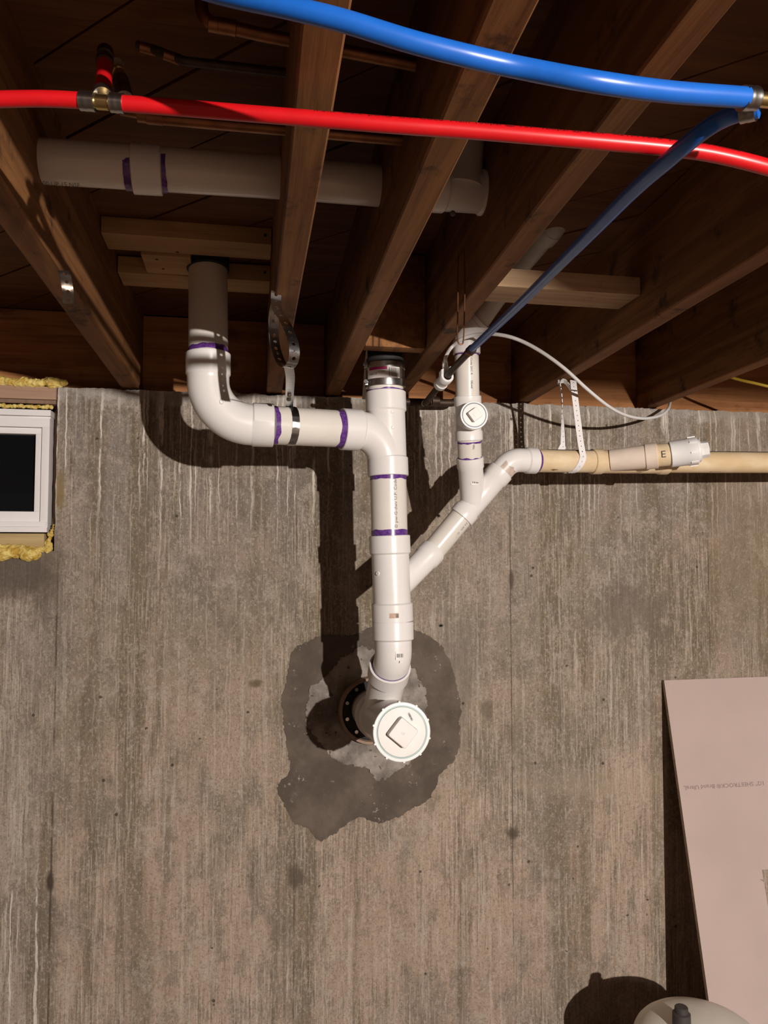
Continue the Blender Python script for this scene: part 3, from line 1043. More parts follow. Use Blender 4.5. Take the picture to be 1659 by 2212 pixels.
# rubber coupling with steel shield
up = (SA(790)-SA(860)).normalized()
bm = NB()
sweep(bm, [SA(775), SA(793)], [(0, 0.0445), (0.002, 0.0465), (0.0205, 0.0465)])
coup = obj('rubber_coupling', bm, M['rubber'], drain)
bm = NB()
sweep(bm, [SA(792), SA(838)], [(0, 0.0482), (0.052, 0.0482)], 48)
shield = obj('shield', bm, M['shield_steel'], coup)
for va, vb in ((787, 800), (823, 838)):
    bm = NB()
    P_ = Path([SA(va), SA(vb)])
    sweep(bm, P_, [(0, 0.0488), (0.0005, 0.0497), (P_.L-0.0005, 0.0497), (P_.L, 0.0488)], 48)
    q = (SA(va)+SA(vb))/2+Vector((-0.0485, -0.012, 0))
    box(bm, q+Vector((-0.006, -0.004, -0.006)), q+Vector((0.008, 0.006, 0.006)), 0.001)
    obj('clamp_band', bm, M['steel'], coup)
    bm = NB()
    lathe(bm, q+Vector((-0.002, 0.004, 0.000)), (-0.15, -1, 0.05), [(0, 0.0035), (0.010, 0.0035), (0.0101, 0.0062), (0.015, 0.0062), (0.016, 0.005)], 8)
    obj('clamp_screw', bm, M['steel'], coup)
# printed label on the shield
sm = SA(812)
bm = NB()
patch_cyl(bm, sm, up, TOC, 0.0486, -0.0165, 0.0160, -1.25, 0.62, 16)
obj('label', bm, M['sticker'], coup)
bm = NB()
patch_cyl(bm, sm, up, TOC, 0.0489, 0.0075, 0.0160, -1.1, -0.08, 10)
obj('label_stripe', bm, M['magenta'], coup)
bm = NB()
patch_cyl(bm, sm, up, TOC, 0.0488, -0.0165, -0.0120, -1.25, -0.08, 10)
obj('label_stripe', bm, M['label_pink'], coup)
bm = NB()
a = -0.02
while a < 0.58:
    w = random.choice((0.012, 0.02, 0.03))
    patch_cyl(bm, sm, up, TOC, 0.0489, -0.010, 0.012, a, a+w, 1)
    a += w+random.choice((0.015, 0.02, 0.03))
obj('barcode', bm, M['ink_gray'], coup, smooth=False)
rt = up.cross(TOC)
text_cyl('label_print', '15 Qty', 0.0062, sm+up*0.001, up, None, TOC, 0.0490, M['ink_gray'], coup, ang=-0.55, along=False)
text_cyl('label_print', '3000-33', 0.0070, sm-up*0.005, up, None, TOC, 0.0490, M['ink_gray'], coup, ang=-1.08, along=False)

# stub and primer ring between coupling and tee
bm = NB()
sweep(bm, [SA(836), SA(852)], R3)
stub = obj('pipe', bm, M['pvc_pipe'], drain)
bm = NB()
band(bm, SA(849.5), SA(843), R3+0.0004, 0, 0.004, seed=8)
obj('primer_band', bm, M['primer'], stub)
bm = NB()
sweep(bm, [SA(776)+up*0.16, SA(779)], 0.043)
obj('pipe', bm, M['black_seal'], drain, label='old black pipe rising into the floor')

# middle length of stack
bm = NB()
sweep(bm, [SA(1026), SA(1160)], R3)
mid = obj('pipe', bm, M['pvc_pipe'], drain)
bm = NB()
band(bm, SA(1028.5), SA(1037), R3+0.0004, 0, 0.004, seed=10)
obj('primer_band', bm, M['primer'], mid)
bm = NB()
band(bm, SA(1158), SA(1145), R3+0.0004, 0, 0.004, seed=13)
obj('primer_band', bm, M['primer'], mid)
sd = (SA(1040)-SA(1140)).normalized()
text_cyl('pipe_print', '© pw-G-dwv U.P. Code', 0.0105, SA(1142), sd, None, Vector((0.18, -1, 0)), R3, M['ink_gray'], mid, ang=-0.10, along=True, sx=1.16)

# reducing wye on the stack
w0, w1 = SA(1157), SA(1342)
wpth = Path([w0, w1])
bm = NB()
sweep(bm, wpth, hubprof(wpth.L, 0.0462, H3, 0.046, 0.046), 48)
b_hub, b_mid, b_top = at(935, 1191, 1.922), at(1000, 1113, 1.916), at(1083, 1017, 1.902)
wb = Path([SA(1283), b_hub])
sweep(bm, wb, [(0, 0.0305), (wb.L-0.034, B2), (wb.L-0.030, H2), (wb.L-0.001, H2), (wb.L, H2-0.001)], 40)
wye = obj('wye', bm, M['pvc_fitting'], drain)
dot(SA(1238)+Vector((-0.0375, -0.028, 0)), (-0.8, -0.6, 0), 0.005, wye, M['pvc_fitting'])
wd = (w0-w1).normalized()
bm = NB()
patch_cyl(bm, SA(1326), wd, TOC, H3+0.0003, -0.006, 0.006, -0.33, 0.12, 8)
obj('sticker', bm, M['sticker_brown'], wye)
bm = NB()
for k, a in enumerate((-0.02, 0.02, 0.05, 0.085)):
    patch_cyl(bm, SA(1326), wd, TOC, H3+0.0006, -0.005, 0.004, a, a+0.018, 1)
obj('barcode', bm, M['ink'], wye, smooth=False)

# street elbow at the foot of the stack, turning back into the wall
kx = at(850, 1421, 1.852)
lip = kx+Vector((-0.004, 0.022, -0.022))
fo = Path(fillet([SA(1343.5), kx, lip+Vector((-0.002, 0.02, -0.02))], 0.05, 10))
bm = NB()
sweep(bm, fo, [(0, H3-0.001), (0.001, H3), (0.042, H3), (0.046, R3+0.0006), (fo.L, R3+0.0002)], 48)
foot = obj('elbow', bm, M['pvc_fitting'], drain)
bm = NB()
ax = (fo.p[0]-kx).normalized()
fa = fo.p[0].lerp(kx, 0.90)
barcode(foot, fa, ax, TOC, R3+0.0009, -0.009, 0.009, -0.07, 0.40, True, 5)
bm.free()
bm = NB()
patch_cyl(bm, fa-ax*0.016, ax, TOC, R3+0.0014, -0.0015, 0.0035, 0.14, 0.33, 4)
obj('sticker', bm, M['sticker'], foot)

# big cleanout wye through the wall
rw, rf = V(0.364, D+0.06, -0.459), V(0.3565, 1.75, -0.4085)
rd = (rw-rf).normalized()                        # pointing into the wall
bdir = Vector((0, 0.707, -0.707))
bm = NB()
RL = (rw-rf).length
lathe(bm, rf, rd, [(0.020, 0.0600), (0.29, 0.0600), (0.295, 0.0650), (0.345, 0.0650), (0.347, 0.0590)], 56)
s_ = [(0, H3-0.001), (0.001, H3+0.0012), (0.040, H3+0.0012), (0.045, 0.0462), (0.205, 0.0465)]
lathe(bm, lip, bdir, s_, 48, caps=False)
# socket mouth
lathe(bm, lip, bdir, [(0, H3-0.001), (0.0, R3+0.0018), (0.012, R3+0.0010)], 48, caps=False)
cwye = obj('wye', bm, M['pvc_fitting'], drain)
bm = NB()
lathe(bm, rf+rd*0.33, rd, [(0, 0.0572), (RL-0.33, 0.0572)], 48)
obj('pipe', bm, M['pvc_pipe'], drain)
bm = NB()
band(bm, lip+bdir*0.003-bdir*0.006, lip+bdir*0.004, R3+0.0016, 0, 0.002, seed=21)
obj('primer_band', bm, M['primer'], foot)
# cleanout adapter and plug
bm = NB()
lathe(bm, rf, rd, [(0.004, 0.0585), (0.0, 0.0595), (0.0, 0.0655), (0.001, 0.0668), (0.024, 0.0668), (0.028, 0.062), (0.05, 0.0605)], 64, caps=False)
Nn = Vector((1, 0, 0)); Bn = rd.cross(Nn).normalized()
for k in range(10):
    a = 2*math.pi*k/10+0.25
    d = Nn*math.cos(a)+Bn*math.sin(a)
    tt = -Nn*math.sin(a)+Bn*math.cos(a)
    c = rf+d*0.0668
    hexa(bm, [c+tt*x*0.0022+d*y*0.0022+rd*z for z in (0.0005, 0.016) for x, y in ((-1, -1), (1, -1), (1, 1), (-1, 1))])
adp = obj('cleanout_adapter', bm, M['white_plastic'], drain)
bm = NB()
lathe(bm, rf, rd, [(0.003, 0.0562), (0.0012, 0.0566), (0.0012, 0.0590), (0.004, 0.0590)], 56, caps=False)
obj('gasket_ring', bm, M['gasket_teal'], adp)
def plug(parent, c, out, r, knob, kh, rot, mat, tilt=0.0):
    """flat plug with a raised square wrench knob; out points to the viewer"""
    out = Vector(out).normalized()
    b = NB()
    lathe(b, c-out*0.012, out, [(0, r), (0.011, r), (0.012, r-0.001)], 56)
    o = obj('cleanout_plug', b, mat, parent)
    ex = Vector((1, 0, 0)); ex = (ex-out*ex.dot(out)).normalized()
    ez = ex.cross(out)*-1
    ez = out.cross(ex)
    b = NB()
    q = knob/2
    box(b, (-q, -q, 0), (q, q, kh))
    es = [e for e in b.edges if abs(e.verts[0].co.z-e.verts[1].co.z) > kh*0.5]
    bmesh.ops.bevel(b, geom=es, offset=knob*0.09, segments=4, affect='EDGES', profile=0.5)
    es = [e for e in b.edges if e.verts[0].co.z > kh*0.9 and e.verts[1].co.z > kh*0.9]
    bmesh.ops.bevel(b, geom=es, offset=knob*0.03, segments=2, affect='EDGES', profile=0.5)
    for v in b.verts:
        if v.co.z > kh*0.5:
            v.co.x *= 0.96
            v.co.y *= 0.96
    Rm = Matrix((ex, ez, out)).transposed().to_4x4() @ Matrix.Rotation(rot, 4, 'Z')
    Rm.translation = c
    bmesh.ops.transform(b, matrix=Rm, verts=b.verts)
    obj('plug_knob', b, mat, parent, smooth=False)
    return o, ex, ez
pl, ex, ez = plug(adp, rf-rd*0.0005, -rd, 0.0562, 0.053, 0.019, math.radians(50), M['pvc_plug'])
bm = NB()
lathe(bm, rf-rd*0.0194, -rd, [(0, 0.0045), (0.0008, 0.0045), (0.0009, 0.0030), (0.0004, 0.0026), (0.0009, 0.0012)], 20)
obj('moulding_dot', bm, M['pvc_plug'], adp)
# small sticker on the plug
bm = NB()
sx_, sy_ = (ex*0.45-ez*0.9).normalized(), (ex*0.9+ez*0.45).normalized()
c = rf-rd*0.0012+ex*0.0205+ez*0.0330
bm.faces.new([bm.verts.new(c+sx_*x*0.012+sy_*y*0.005) for x, y in ((-1, -1), (1, -1), (1, 1), (-1, 1))])
obj('sticker', bm, M['sticker'], adp, smooth=False)
bm = NB()
x = -0.010
while x < 0.009:
    w = random.choice((0.0006, 0.001, 0.0014))
    cc = c-rd*0.0004
    bm.faces.new([bm.verts.new(cc+sx_*xx+sy_*y*0.0024) for xx, y in ((x, -1), (x+w, -1), (x+w, 1), (x, 1))])
    x += w+random.choice((0.0006, 0.001))
obj('barcode', bm, M['ink'], adp, smooth=False)

# ---- 2 inch side line
def VA(v):
    pts = [(735, 1007.5, 1.840), (764, 1008, 1.842), (850, 1009.5, 1.848), (945, 1013.3, 1.862), (1005, 1015.6, 1.880), (1095, 1019, 1.915)]
    for (a, ua, da), (b, ub, db) in zip(pts, pts[1:]):
        if v <= b:
            t = (v-a)/(b-a)
            return at(ua+(ub-ua)*t, v, da+(db-da)*t)
    return at(pts[-1][1], v, pts[-1][2])
# vent piece in the joist bay
v2, v3 = at(1108, 592, 1.72), at(1186, 500, 1.58)
vp = Path(fillet([VA(765), VA(722), at(1040, 690, 1.81)], 0.045, 10))
bm = NB()
sweep(bm, vp, [(0, H2-0.001), (0.001, H2), (0.030, H2), (0.034, 0.0315), (vp.L-0.012, 0.0300), (vp.L-0.010, 0.0285), (vp.L, 0.0285)], 40)
obj('elbow', bm, M['pvc_fitting'], drain)
bm = NB()
sweep(bm, [at(1036, 695, 1.815), v2, v3], R15, 36)
ventp = obj('pipe', bm, M['pvc_gray'], drain, label='greyer vent pipe inside the joist bay')
vd = (v2-v3).normalized()
text_cyl('pipe_print', 'PVC 1.5', 0.013, at(1118, 582, 1.703), vd, None, Vector((0.5, -0.5, -0.7)), R15, M['ink_gray'], ventp, along=False)
bm = NB()
vq = Path(fillet([v3-vd*-0.020, v3-vd*0.035, v3-vd*0.035+Vector((0, 0, 0.035))], 0.03, 8))
sweep(bm, vq, [(0, 0.0285), (0.028, 0.0290), (0.030, 0.0275), (vq.L, 0.0275)], 36)
obj('elbow', bm, M['pvc_gray'], drain)
# vertical pipe, cleanout tee, short pipe
bm = NB()
sweep(bm, [VA(760), VA(866)], R2, 40)
vpipe = obj('pipe', bm, M['pvc_pipe'], drain)
bm = NB()
band(bm, VA(765.5), VA(769), R2+0.0004, 0, 0.003, seed=31)
obj('primer_band', bm, M['primer'], vpipe)
vdn = (VA(850)-VA(780)).normalized()
text_cyl('pipe_print', 'T.Code 20C R', 0.0070, VA(771), vdn, None, Vector((0.12, -1, 0)), R2, M['ink_gray'], vpipe, ang=-0.1, along=True, sx=1.2)
text_cyl('pipe_print', 'DZLAAE', 0.0070, VA(826), vdn, None, Vector((0.12, -1, 0)), R2, M['ink_gray'], vpipe, ang=-0.1, along=True, sx=0.75)
ct0, ct1 = VA(856), VA(952)
cp = Path([ct0, ct1])
bm = NB()
sweep(bm, cp, hubprof(cp.L, B2, H2, 0.026, 0.026), 40)
pc = at(1024.5, 896.5, 1.79)
pax = (at(1011.5, 906, 1.855)-pc).normalized()
lathe(bm, pc, pax, [(0.002, 0.0300), (0.0, 0.0306), (0.0, 0.0335), (0.001, 0.0345), (0.020, 0.0345), (0.024, 0.0315), (0.065, 0.0312)], 48, caps=False)
ctee = obj('cleanout_tee', bm, M['pvc_fitting'], drain)
bm = NB()
lathe(bm, pc, pax, [(0.003, 0.0286), (0.0008, 0.0290), (0.0008, 0.0304), (0.003, 0.0304)], 48, caps=False)
obj('gasket_ring', bm, M['gasket'], ctee)
plug(ctee, pc-pax*0.0002, -pax, 0.0287, 0.028, 0.013, math.radians(36), M['pvc_plug'])
o2 = -pax
bm = NB()
ex2 = Vector((1, 0, 0)); ex2 = (ex2-o2*ex2.dot(o2)).normalized(); ez2 = o2.cross(ex2)
b_ = NB()
box(b_, (-0.005, -0.005, 0), (0.005, 0.005, 0.0008))
Rm = Matrix((ex2, ez2, o2)).transposed().to_4x4() @ Matrix.Rotation(math.radians(36), 4, 'Z')
Rm.translation = pc+o2*0.0132
bmesh.ops.transform(b_, matrix=Rm, verts=b_.verts)
obj('knob_recess', b_, M['pvc_plug'], ctee, smooth=False)
bm.free()
bm = NB()
sweep(bm, [VA(948), VA(998)], R2, 40)
sp = obj('pipe', bm, M['pvc_pipe'], drain)
bm = NB()
band(bm, VA(990.5), VA(986.5), R2+0.0004, 0, 0.004, seed=33)
obj('primer_band', bm, M['primer'], sp)
bm = NB()
band(bm, VA(952.5), VA(956), R2+0.0004, 0, 0.003, seed=35)
obj('primer_band', bm, M['primer'], sp)
text_cyl('pipe_print', 'V.P.VERAL', 0.0065, VA(956), vdn, None, Vector((0.12, -1, 0)), R2, M['ink_gray'], sp, ang=-0.1, along=True, sx=0.7)
# diagonal pipe
bm = NB()
sweep(bm, [at(928, 1199.5, 1.921), at(1003, 1109.5, 1.916)], R2, 40)
dg_ = obj('pipe', bm, M['pvc_pipe'], drain)
dd = (at(935, 1191, 1.922)-at(1000, 1113, 1.916)).normalized()
bm = NB()
band(bm, b_mid+dd*0.000, b_mid+dd*0.004, R2+0.0004, 0, 0.001, seed=37)
obj('primer_band', bm, M['primer'], dg_)
fd = Vector((0.45, -1, -0.35))
text_cyl('pipe_print', 'JUL 05N   02-17', 0.0085, b_mid+dd*0.012, dd, None, fd, R2, M['ink_gray'], dg_, ang=-0.05, along=True, sx=0.85)
bm = NB()
x = 0.088
while x < 0.108:
    w = random.choice((0.0008, 0.0012, 0.0016))
    patch_cyl(bm, b_mid+dd*0.0, dd, fd, R2+0.0004, x, x+w, -0.15, 0.15, 4)
    x += w+random.choice((0.001, 0.0015))
obj('barcode', bm, M['ink_gray'], dg_, smooth=False)
# wye joining the vertical to the diagonal
wy2 = Path([at(996, 1117.5, 1.917), b_top])
bm = NB()
sweep(bm, wy2, hubprof(wy2.L, B2, H2, 0.028, 0.030), 40)
wv = Path([VA(988), at(1022, 1090, 1.913)])
sweep(bm, wv, hubprof(wv.L, B2, H2, 0.030, 0), 40)
wye2 = obj('wye', bm, M['pvc_fitting'], drain)
barcode(wye2, VA(1042), -vdn, TOC, B2, -0.007, 0.007, -0.28, 0.42, True, 8)
# eighth bend up to the old pipe
eb = Path(fillet([at(1070, 1032, 1.904), at(1112, 985, 1.900), at(1156, 996, 1.908)], 0.05, 10))
eb = Path(fillet([at(1072, 1030, 1.904), at(1104, 993.5, 1.900), at(1157, 995.5, 1.908)], 0.055, 12))
bm = NB()
sweep(bm, eb, [(0, R2), (0.02, R2), (0.03, 0.0308), (eb.L-0.030, 0.0312), (eb.L-0.026, H2), (eb.L-0.001, H2), (eb.L, H2-0.001)], 40)
eb_o = obj('elbow', bm, M['pvc_fitting'], drain)
bm = NB()
g0 = eb.pos(0.022); g1 = eb.pos(0.040)
patch_cyl(bm, g0, g1-g0, Vector((0.25, -1, 0.0)), 0.0318, -0.004, 0.019, -0.65, 0.75, 14)
for v in bm.verts:
    v.co += (g1-g0).normalized()*0.006*mnoise.noise(v.co*80)
obj('glue_smear', bm, M['glue'], eb_o)
bm = NB()
band(bm, at(1156.5, 995.5, 1.908), at(1160, 995.5, 1.909), R2+0.0004, 0, 0.001, seed=39)
obj('primer_band', bm, M['primer'], eb_o)
# old yellowed line
oa, ob_, oc = at(1153, 995.5, 1.908), at(1290, 997, 1.930), at(1659, 999, 1.965)
oe = oc+(oc-ob_).normalized()*0.5
bm = NB()
sweep(bm, [oa, ob_, oc, oe], R2, 40)
old = obj('pipe', bm, M['pvc_yellowed'], drain, label='old yellowed drain pipe running right')
# dust lying along its top
bm = NB()
for (p, q, s0) in ((oa, ob_, 0.04), (ob_, oc, 0.0), (oc, oe, 0.0)):
    patch_cyl(bm, p, q-p, Vector((0, -0.62, 0.78)), R2+0.0006, s0 if s0 else 0, (q-p).length, -0.85, -0.20, 8)
for v in bm.verts:
    v.co.z += 0
obj('dust', bm, M['dust'], old)
# old wye with cleanout arm
od = (oc-ob_).normalized()
wa, wb_ = at(1278, 997, 1.9285), at(1440, 998.5, 1.944)
ow = Path([wa, wb_])
bm = NB()
sweep(bm, ow, hubprof(ow.L, B2, H2, 0.030, 0.028), 40)
arm0, arm1 = at(1318, 995, 1.920), at(1420, 984, 1.862)
arm = Path([arm0, arm1])
obj('wye', bm, M['pvc_yellowed'], drain, label='yellowed wye on the old pipe')
bm = NB()
sweep(bm, arm, [(0, 0.029), (arm.L-0.032, B2), (arm.L-0.029, H2), (arm.L-0.001, H2), (arm.L, H2-0.001)], 40)
obj('cleanout_arm', bm, M['pvc_arm'], drain, label='pinkish cleanout arm branching off the old pipe')
ad = (arm1-arm0).normalized()
a2 = at(1452, 981, 1.845)
bm = NB()
sweep(bm, [arm1-ad*0.004, a2], R2, 40)
ep = obj('pipe', bm, M['pvc_yellowed'], drain)
ed = (a2-arm1).normalized()
text_cyl('pipe_print', 'E', 0.025, arm1+ed*0.0065, ed, None, Vector((-0.1, -1, 0.0)), R2, M['ink'], ep, ang=-0.30, along=True, sx=1.1)
a3 = at(1506, 973.5, 1.820)
cd = (a3-a2).normalized()
cl = (a3-a2).length
bm = NB()
sweep(bm, [a2-cd*0.006, a3], [(0, 0.0330), (0.001, 0.0342), (cl-0.020, 0.0352), (cl-0.018, 0.0362), (cl+0.004, 0.0366), (cl+0.006, 0.0345)], 44)
n1 = cd.orthogonal().normalized(); n2 = cd.cross(n1)
for k in range(8):
    a = 2*math.pi*k/8+0.2
    d = n1*math.cos(a)+n2*math.sin(a); tt = -n1*math.sin(a)+n2*math.cos(a)
    c = a3+d*0.0366
    hexa(bm, [c+tt*x*0.002+d*y*0.0022+cd*z for z in (-0.021, -0.002) for x, y in ((-1, -1), (1, -1), (1, 1), (-1, 1))])
cad = obj('cleanout_adapter', bm, M['white_plastic'], drain)
bm = NB()
lathe(bm, a3-cd*0.001, cd, [(0, 0.0305), (0.006, 0.0305), (0.008, 0.0285)], 40)
lathe(bm, a3+cd*0.006, cd, [(0, 0.0225), (0.020, 0.0215), (0.0215, 0.0200)], 8)
obj('cleanout_plug', bm, M['pvc_gray'] if False else M['white_plastic'], cad)

# ------------------------------------------------------------------ wall sleeve with bolted rubber seal
slv = thing('wall_sleeve', 'brown wall sleeve with a black bolted rubber seal where the drain enters the concrete', 'sleeve', V(0.364, D, -0.454))
bm = NB()
sc_ = V(0.364, D, -0.454)
lathe(bm, sc_, (0, -1, 0), [(-0.10, 0.0955), (0.036, 0.0955), (0.038, 0.0945), (0.038, 0.0875), (0.036, 0.0865), (-0.02, 0.0865)], 64, caps=False)
obj('sleeve_ring', bm, M['sleeve'], slv)
bm = NB()
lathe(bm, sc_, (0, -1, 0), [(-0.03, 0.0862), (0.016, 0.0862), (0.018, 0.084), (0.018, 0.060), (0.016, 0.0575), (-0.03, 0.0575)], 64, caps=False)
obj('rubber_seal', bm, M['black_seal'], slv)
for k in range(10):
    a = 2*math.pi*(k+0.5)/10
    bm = NB()
    lathe(bm, sc_+Vector((math.cos(a)*0.0745, 0, math.sin(a)*0.0745)), (0, -1, 0), [(0.014, 0.0066), (0.0225, 0.0066), (0.024, 0.0055)], 6)
    obj('seal_bolt', bm, M['steel'], slv)

# ------------------------------------------------------------------ vent line across the joist bays
RV = 0.0328
vent = thing('vent_pipe', 'dull white horizontal pipe passing through the joists near the ceiling', 'pipe', at(420, 378, 1.2152))
hY0, hY1 = 1.1989, 1.2315
pA, pB, pC = at(74, 347, hY0), at(640, 386, 1.2130), at(955, 413, hY1)
bm = NB()
sweep(bm, [pA-(pB-pA).normalized()*0.06, pB, pC], RV, 40)
vpp = obj('pipe', bm, M['pvc_pipe'], vent)
bm = NB()
sweep(bm, [at(286, 364.5, 1.2044), at(350, 368.5, 1.2054)], [(0, 0.0358), (0.001, 0.0371), (0.0425, 0.0371), (0.0435, 0.0358)], 40)
obj('coupling', bm, M['pvc_fitting'], vent)
bm = NB()
c_ = at(285, 364.3, 1.2044); hd2 = (at(350, 368.5, 1.2054)-c_).normalized()
band(bm, c_, c_-hd2*0.010, RV+0.0004, 0, 0.002, seed=41)
obj('primer_band', bm, M['primer'], vpp)
bm = NB()
c_ = at(351, 368.6, 1.2054)
band(bm, c_, c_+hd2*0.007, RV+0.0004, 0, 0.002, seed=42)
obj('primer_band', bm, M['primer'], vpp)
text_cyl('pipe_print', '200 UP 15 NSF', 0.009, at(92, 375, 1.1935), hd2, None, Vector((0, -0.4, -1)), RV, M['ink_gray'], vpp, ang=0.25, along=True)
bm = NB()
tA, tB = at(930, 408, 1.2282), at(1062, 418, 1.2369)
tq = Path([tA, tB])
sweep(bm, tq, hubprof(tq.L, 0.0342, 0.0374, 0.026, 0.024), 40)
bx = at(995, 413, 1.2326)
bt = Vector((bx.x+0.010, bx.y+0.0, H+SUBZ+0.01))
sweep(bm, [bx, bt], [(0, 0.043), (0.030, 0.0342), (0.055, 0.0325), ((bt-bx).length, 0.0325)], 36)
obj('tee', bm, M['pvc_fitting'], vent)
# its hanging drip blemish
bm = NB()
bmesh.ops.create_icosphere(bm, subdivisions=2, radius=0.005, matrix=Matrix.Translation(at(978, 461, 1.2130)))
obj('drip', bm, M['ink_gray'], vent)

# ------------------------------------------------------------------ straps
def unit(v):
    return Vector(v).normalized()
# galvanized loop that holds the horizontal 3 inch pipe
strap = thing('hanger_strap', 'galvanized perforated strap in a teardrop loop holding the left horizontal drain', 'strap', at(600, 655, 1.36))
LY = 1.735
wd_ = unit((0.93, 0.36, 0))
lp = [(597, 628), (596, 652), (601, 672), (613, 690), (624, 712), (633, 738), (636, 762), (632, 783), (622, 794), (611, 789), (602, 772), (594, 745), (591, 712), (592, 680), (596, 656)]
pts = []
for k, (u, v) in enumerate(lp):
    ly = 1.355+(v-628)*0.03/166
    dx = (u-612)/FPX*ly
    pts.append(at(u, v, ly-dx*2.5))
bm = NB()
ribbon(bm, spline(pts, 6), lambda s: wd_, 0.0200, 0.0130, 0.0034, alt=0.0011, thick=0.0009)
obj('strap_loop', bm, M['galvanized'], strap, angle=40)
tail = [at(624, 793, 1.385), at(627, 815, 1.465), at(626, 845, 1.60), at(625, 871, 1.725)]
c_ = h0.lerp(h1, (626-586)/156)
fr_ = hd
e_up = Vector((0, 0, 1)); e_fr = fr_.cross(e_up).normalized()
if e_fr.y > 0:
    e_fr = -e_fr
ring_ = []
for k in range(0, 19):
    a = math.radians(118-20*k*0.95)
    ring_.append(c_+(e_up*math.sin(a)+e_fr*math.cos(a))*(R3+0.0012))
bm = NB()
tp_ = Path(spline([tail[0], tail[1], tail[2]], 4)+[tail[3]]+ring_[1:])
def wtail(s):
    t = min(1, s/0.035)
    return unit(Vector((0.93, 0.36, 0)).lerp(fr_, t))
ribbon(bm, tp_, wtail, 0.0175, 0.0125, 0.0006, thick=0.0009)
obj('strap_tail', bm, M['galvanized'], strap, angle=40)
bm = NB()
lathe(bm, at(625, 853, 1.628), (0.1, -0.5, -0.85), [(-0.004, 0.0048), (0.003, 0.0048), (0.004, 0.0035)], 14)
obj('strap_bolt', bm, M['steel'], strap)
bm = NB()
lathe(bm, at(624, 862.5, 1.672), (0.1, -0.5, -0.85), [(-0.004, 0.0055), (0.0016, 0.0055), (0.0022, 0.0040)], 14)
obj('strap_bolt', bm, M['steel'], strap)
# white plastic strap holding the old pipe
ws = thing('hanger_strap', 'white perforated plastic strap slung under the yellowed pipe from a joist', 'strap', at(1228, 830, 1.93))
cc_ = oa.lerp(ob_, (1240-1153)/137)
fd_ = (ob_-oa).normalized()
e_fr = fd_.cross(Vector((0, 0, 1))).normalized()
if e_fr.y > 0:
    e_fr = -e_fr
ring_ = []
for k in range(0, 21):
    a = math.radians(15-210*k/20)
    q = cc_+fd_*(0.008-0.044*k/20)
    ring_.append(q+(Vector((0, 0, 1))*math.sin(a)+e_fr*math.cos(a))*(R2+0.0014))
bm = NB()
front = [at(1238, 822, 1.93), at(1241, 850, 1.915), at(1247, 900, 1.902), at(1254, 955, 1.894)]
back_ = [at(1217, 962, 1.958), at(1215, 900, 1.950), at(1213, 860, 1.94), at(1209, 826, 1.935)]
pth = Path(spline(front, 5)+ring_+spline(back_, 5))
def wws(s):
    t = s/pth.L
    if t < 0.68:
        return fd_
    k = min(1, (t-0.68)/0.22)
    return unit(fd_.lerp(unit((0.25, 1, 0)), k))
ribbon(bm, pth, wws, 0.0185, 0.0138, 0.0016, thick=0.0014)
obj('strap_band', bm, M['strap_plastic'], ws, angle=40)
bm = NB()
curl = [at(1205, 826, 1.935), at(1212, 823, 1.935), at(1220, 824, 1.934), at(1228, 833, 1.933), at(1234, 843, 1.933)]
ribbon(bm, spline(curl, 5), lambda s: unit((0.3, 0.75, -0.5)), 0.016, 0.0138, 0.0016, thick=0.0014)
obj('strap_curl', bm, M['strap_plastic'], ws, angle=40)
bm = NB()
b0, b1 = at(1234, 842, 1.909), at(1250, 844, 1.909)
sweep(bm, [b0+Vector((0, 0, 0)), b1], 0.0012, 8)
obj('wire_pin', bm, M['old_strap'], ws)
bm = NB()
lathe(bm, at(1211, 821, 1.925), (0, -0.6, 0.8), [(-0.004, 0.0012), (0.003, 0.0012), (0.0031, 0.004), (0.004, 0.003)], 12)
obj('nail', bm, M['old_strap'], ws)
# old strap end on the left joist
os_ = thing('hanger_strap', 'short rusty strap end nailed to the leftmost joist', 'strap', V(-0.326, 1.42, JB))
bm = NB()
p0 = at(139, 588, 1.352); p1 = at(141, 600, 1.350); p2 = at(146, 628, 1.349); p3 = at(148, 655, 1.352)
ribbon(bm, spline([at(137, 585, 1.279), at(141, 596, 1.274), at(146, 624, 1.270), at(148, 656, 1.292)], 5), lambda s: unit((0.95, 0.3, 0)), 0.017, 0.0165, 0.0030, thick=0.001)
obj('strap_band', bm, M['old_strap'], os_, angle=40)

# ------------------------------------------------------------------ water lines
RP = 0.0080
def crimp(parent, c, d, L=0.012, r=0.0097, mat='steel'):
    d = unit(d)
    b = NB()
    n_ = 7
    prof = [(-L/2, r*0.86)]
    for k in range(n_):
        t = -L/2+L*k/(n_-1)
        prof.append((t, r*(0.97 if k % 3 == 1 else 1.0)))
    prof.append((L/2, r*0.86))
    lathe(b, c, d, prof, 28)
    return obj('crimp_ring', b, M[mat], parent)
blue = thing('water_line', 'bright blue plastic water tube crossing the top, with a second shaded run dropping to the copper', 'pipe', at(1000, 130, 0.60))
bl = [dp(330, -60, 0.6360), dp(470, -16, 0.6201), dp(620, 16, 0.6063), dp(740, 45, 0.6021), dp(880, 88, 0.6042), dp(1000, 119, 0.6095), dp(1120, 146, 0.6180), dp(1280, 176, 0.6120), dp(1440, 198, 0.6260), dp(1612, 211, 0.6450)]
bm = NB()
sweep(bm, spline(bl, 8), 0.0084, 32)
obj('tube', bm, M['blue_pex'], blue)
bd = unit(bl[-1]-bl[-2])
cb = dp(1617, 213.5, 0.648)
crimp(blue, cb, bd, 0.0130, 0.0102)
bm = NB()
lathe(bm, cb+bd*0.004, bd, [(0, 0.0062), (0.030, 0.0062), (0.0305, 0.0085), (0.055, 0.0085)], 24)
obj('brass_fitting', bm, M['brass'], blue)
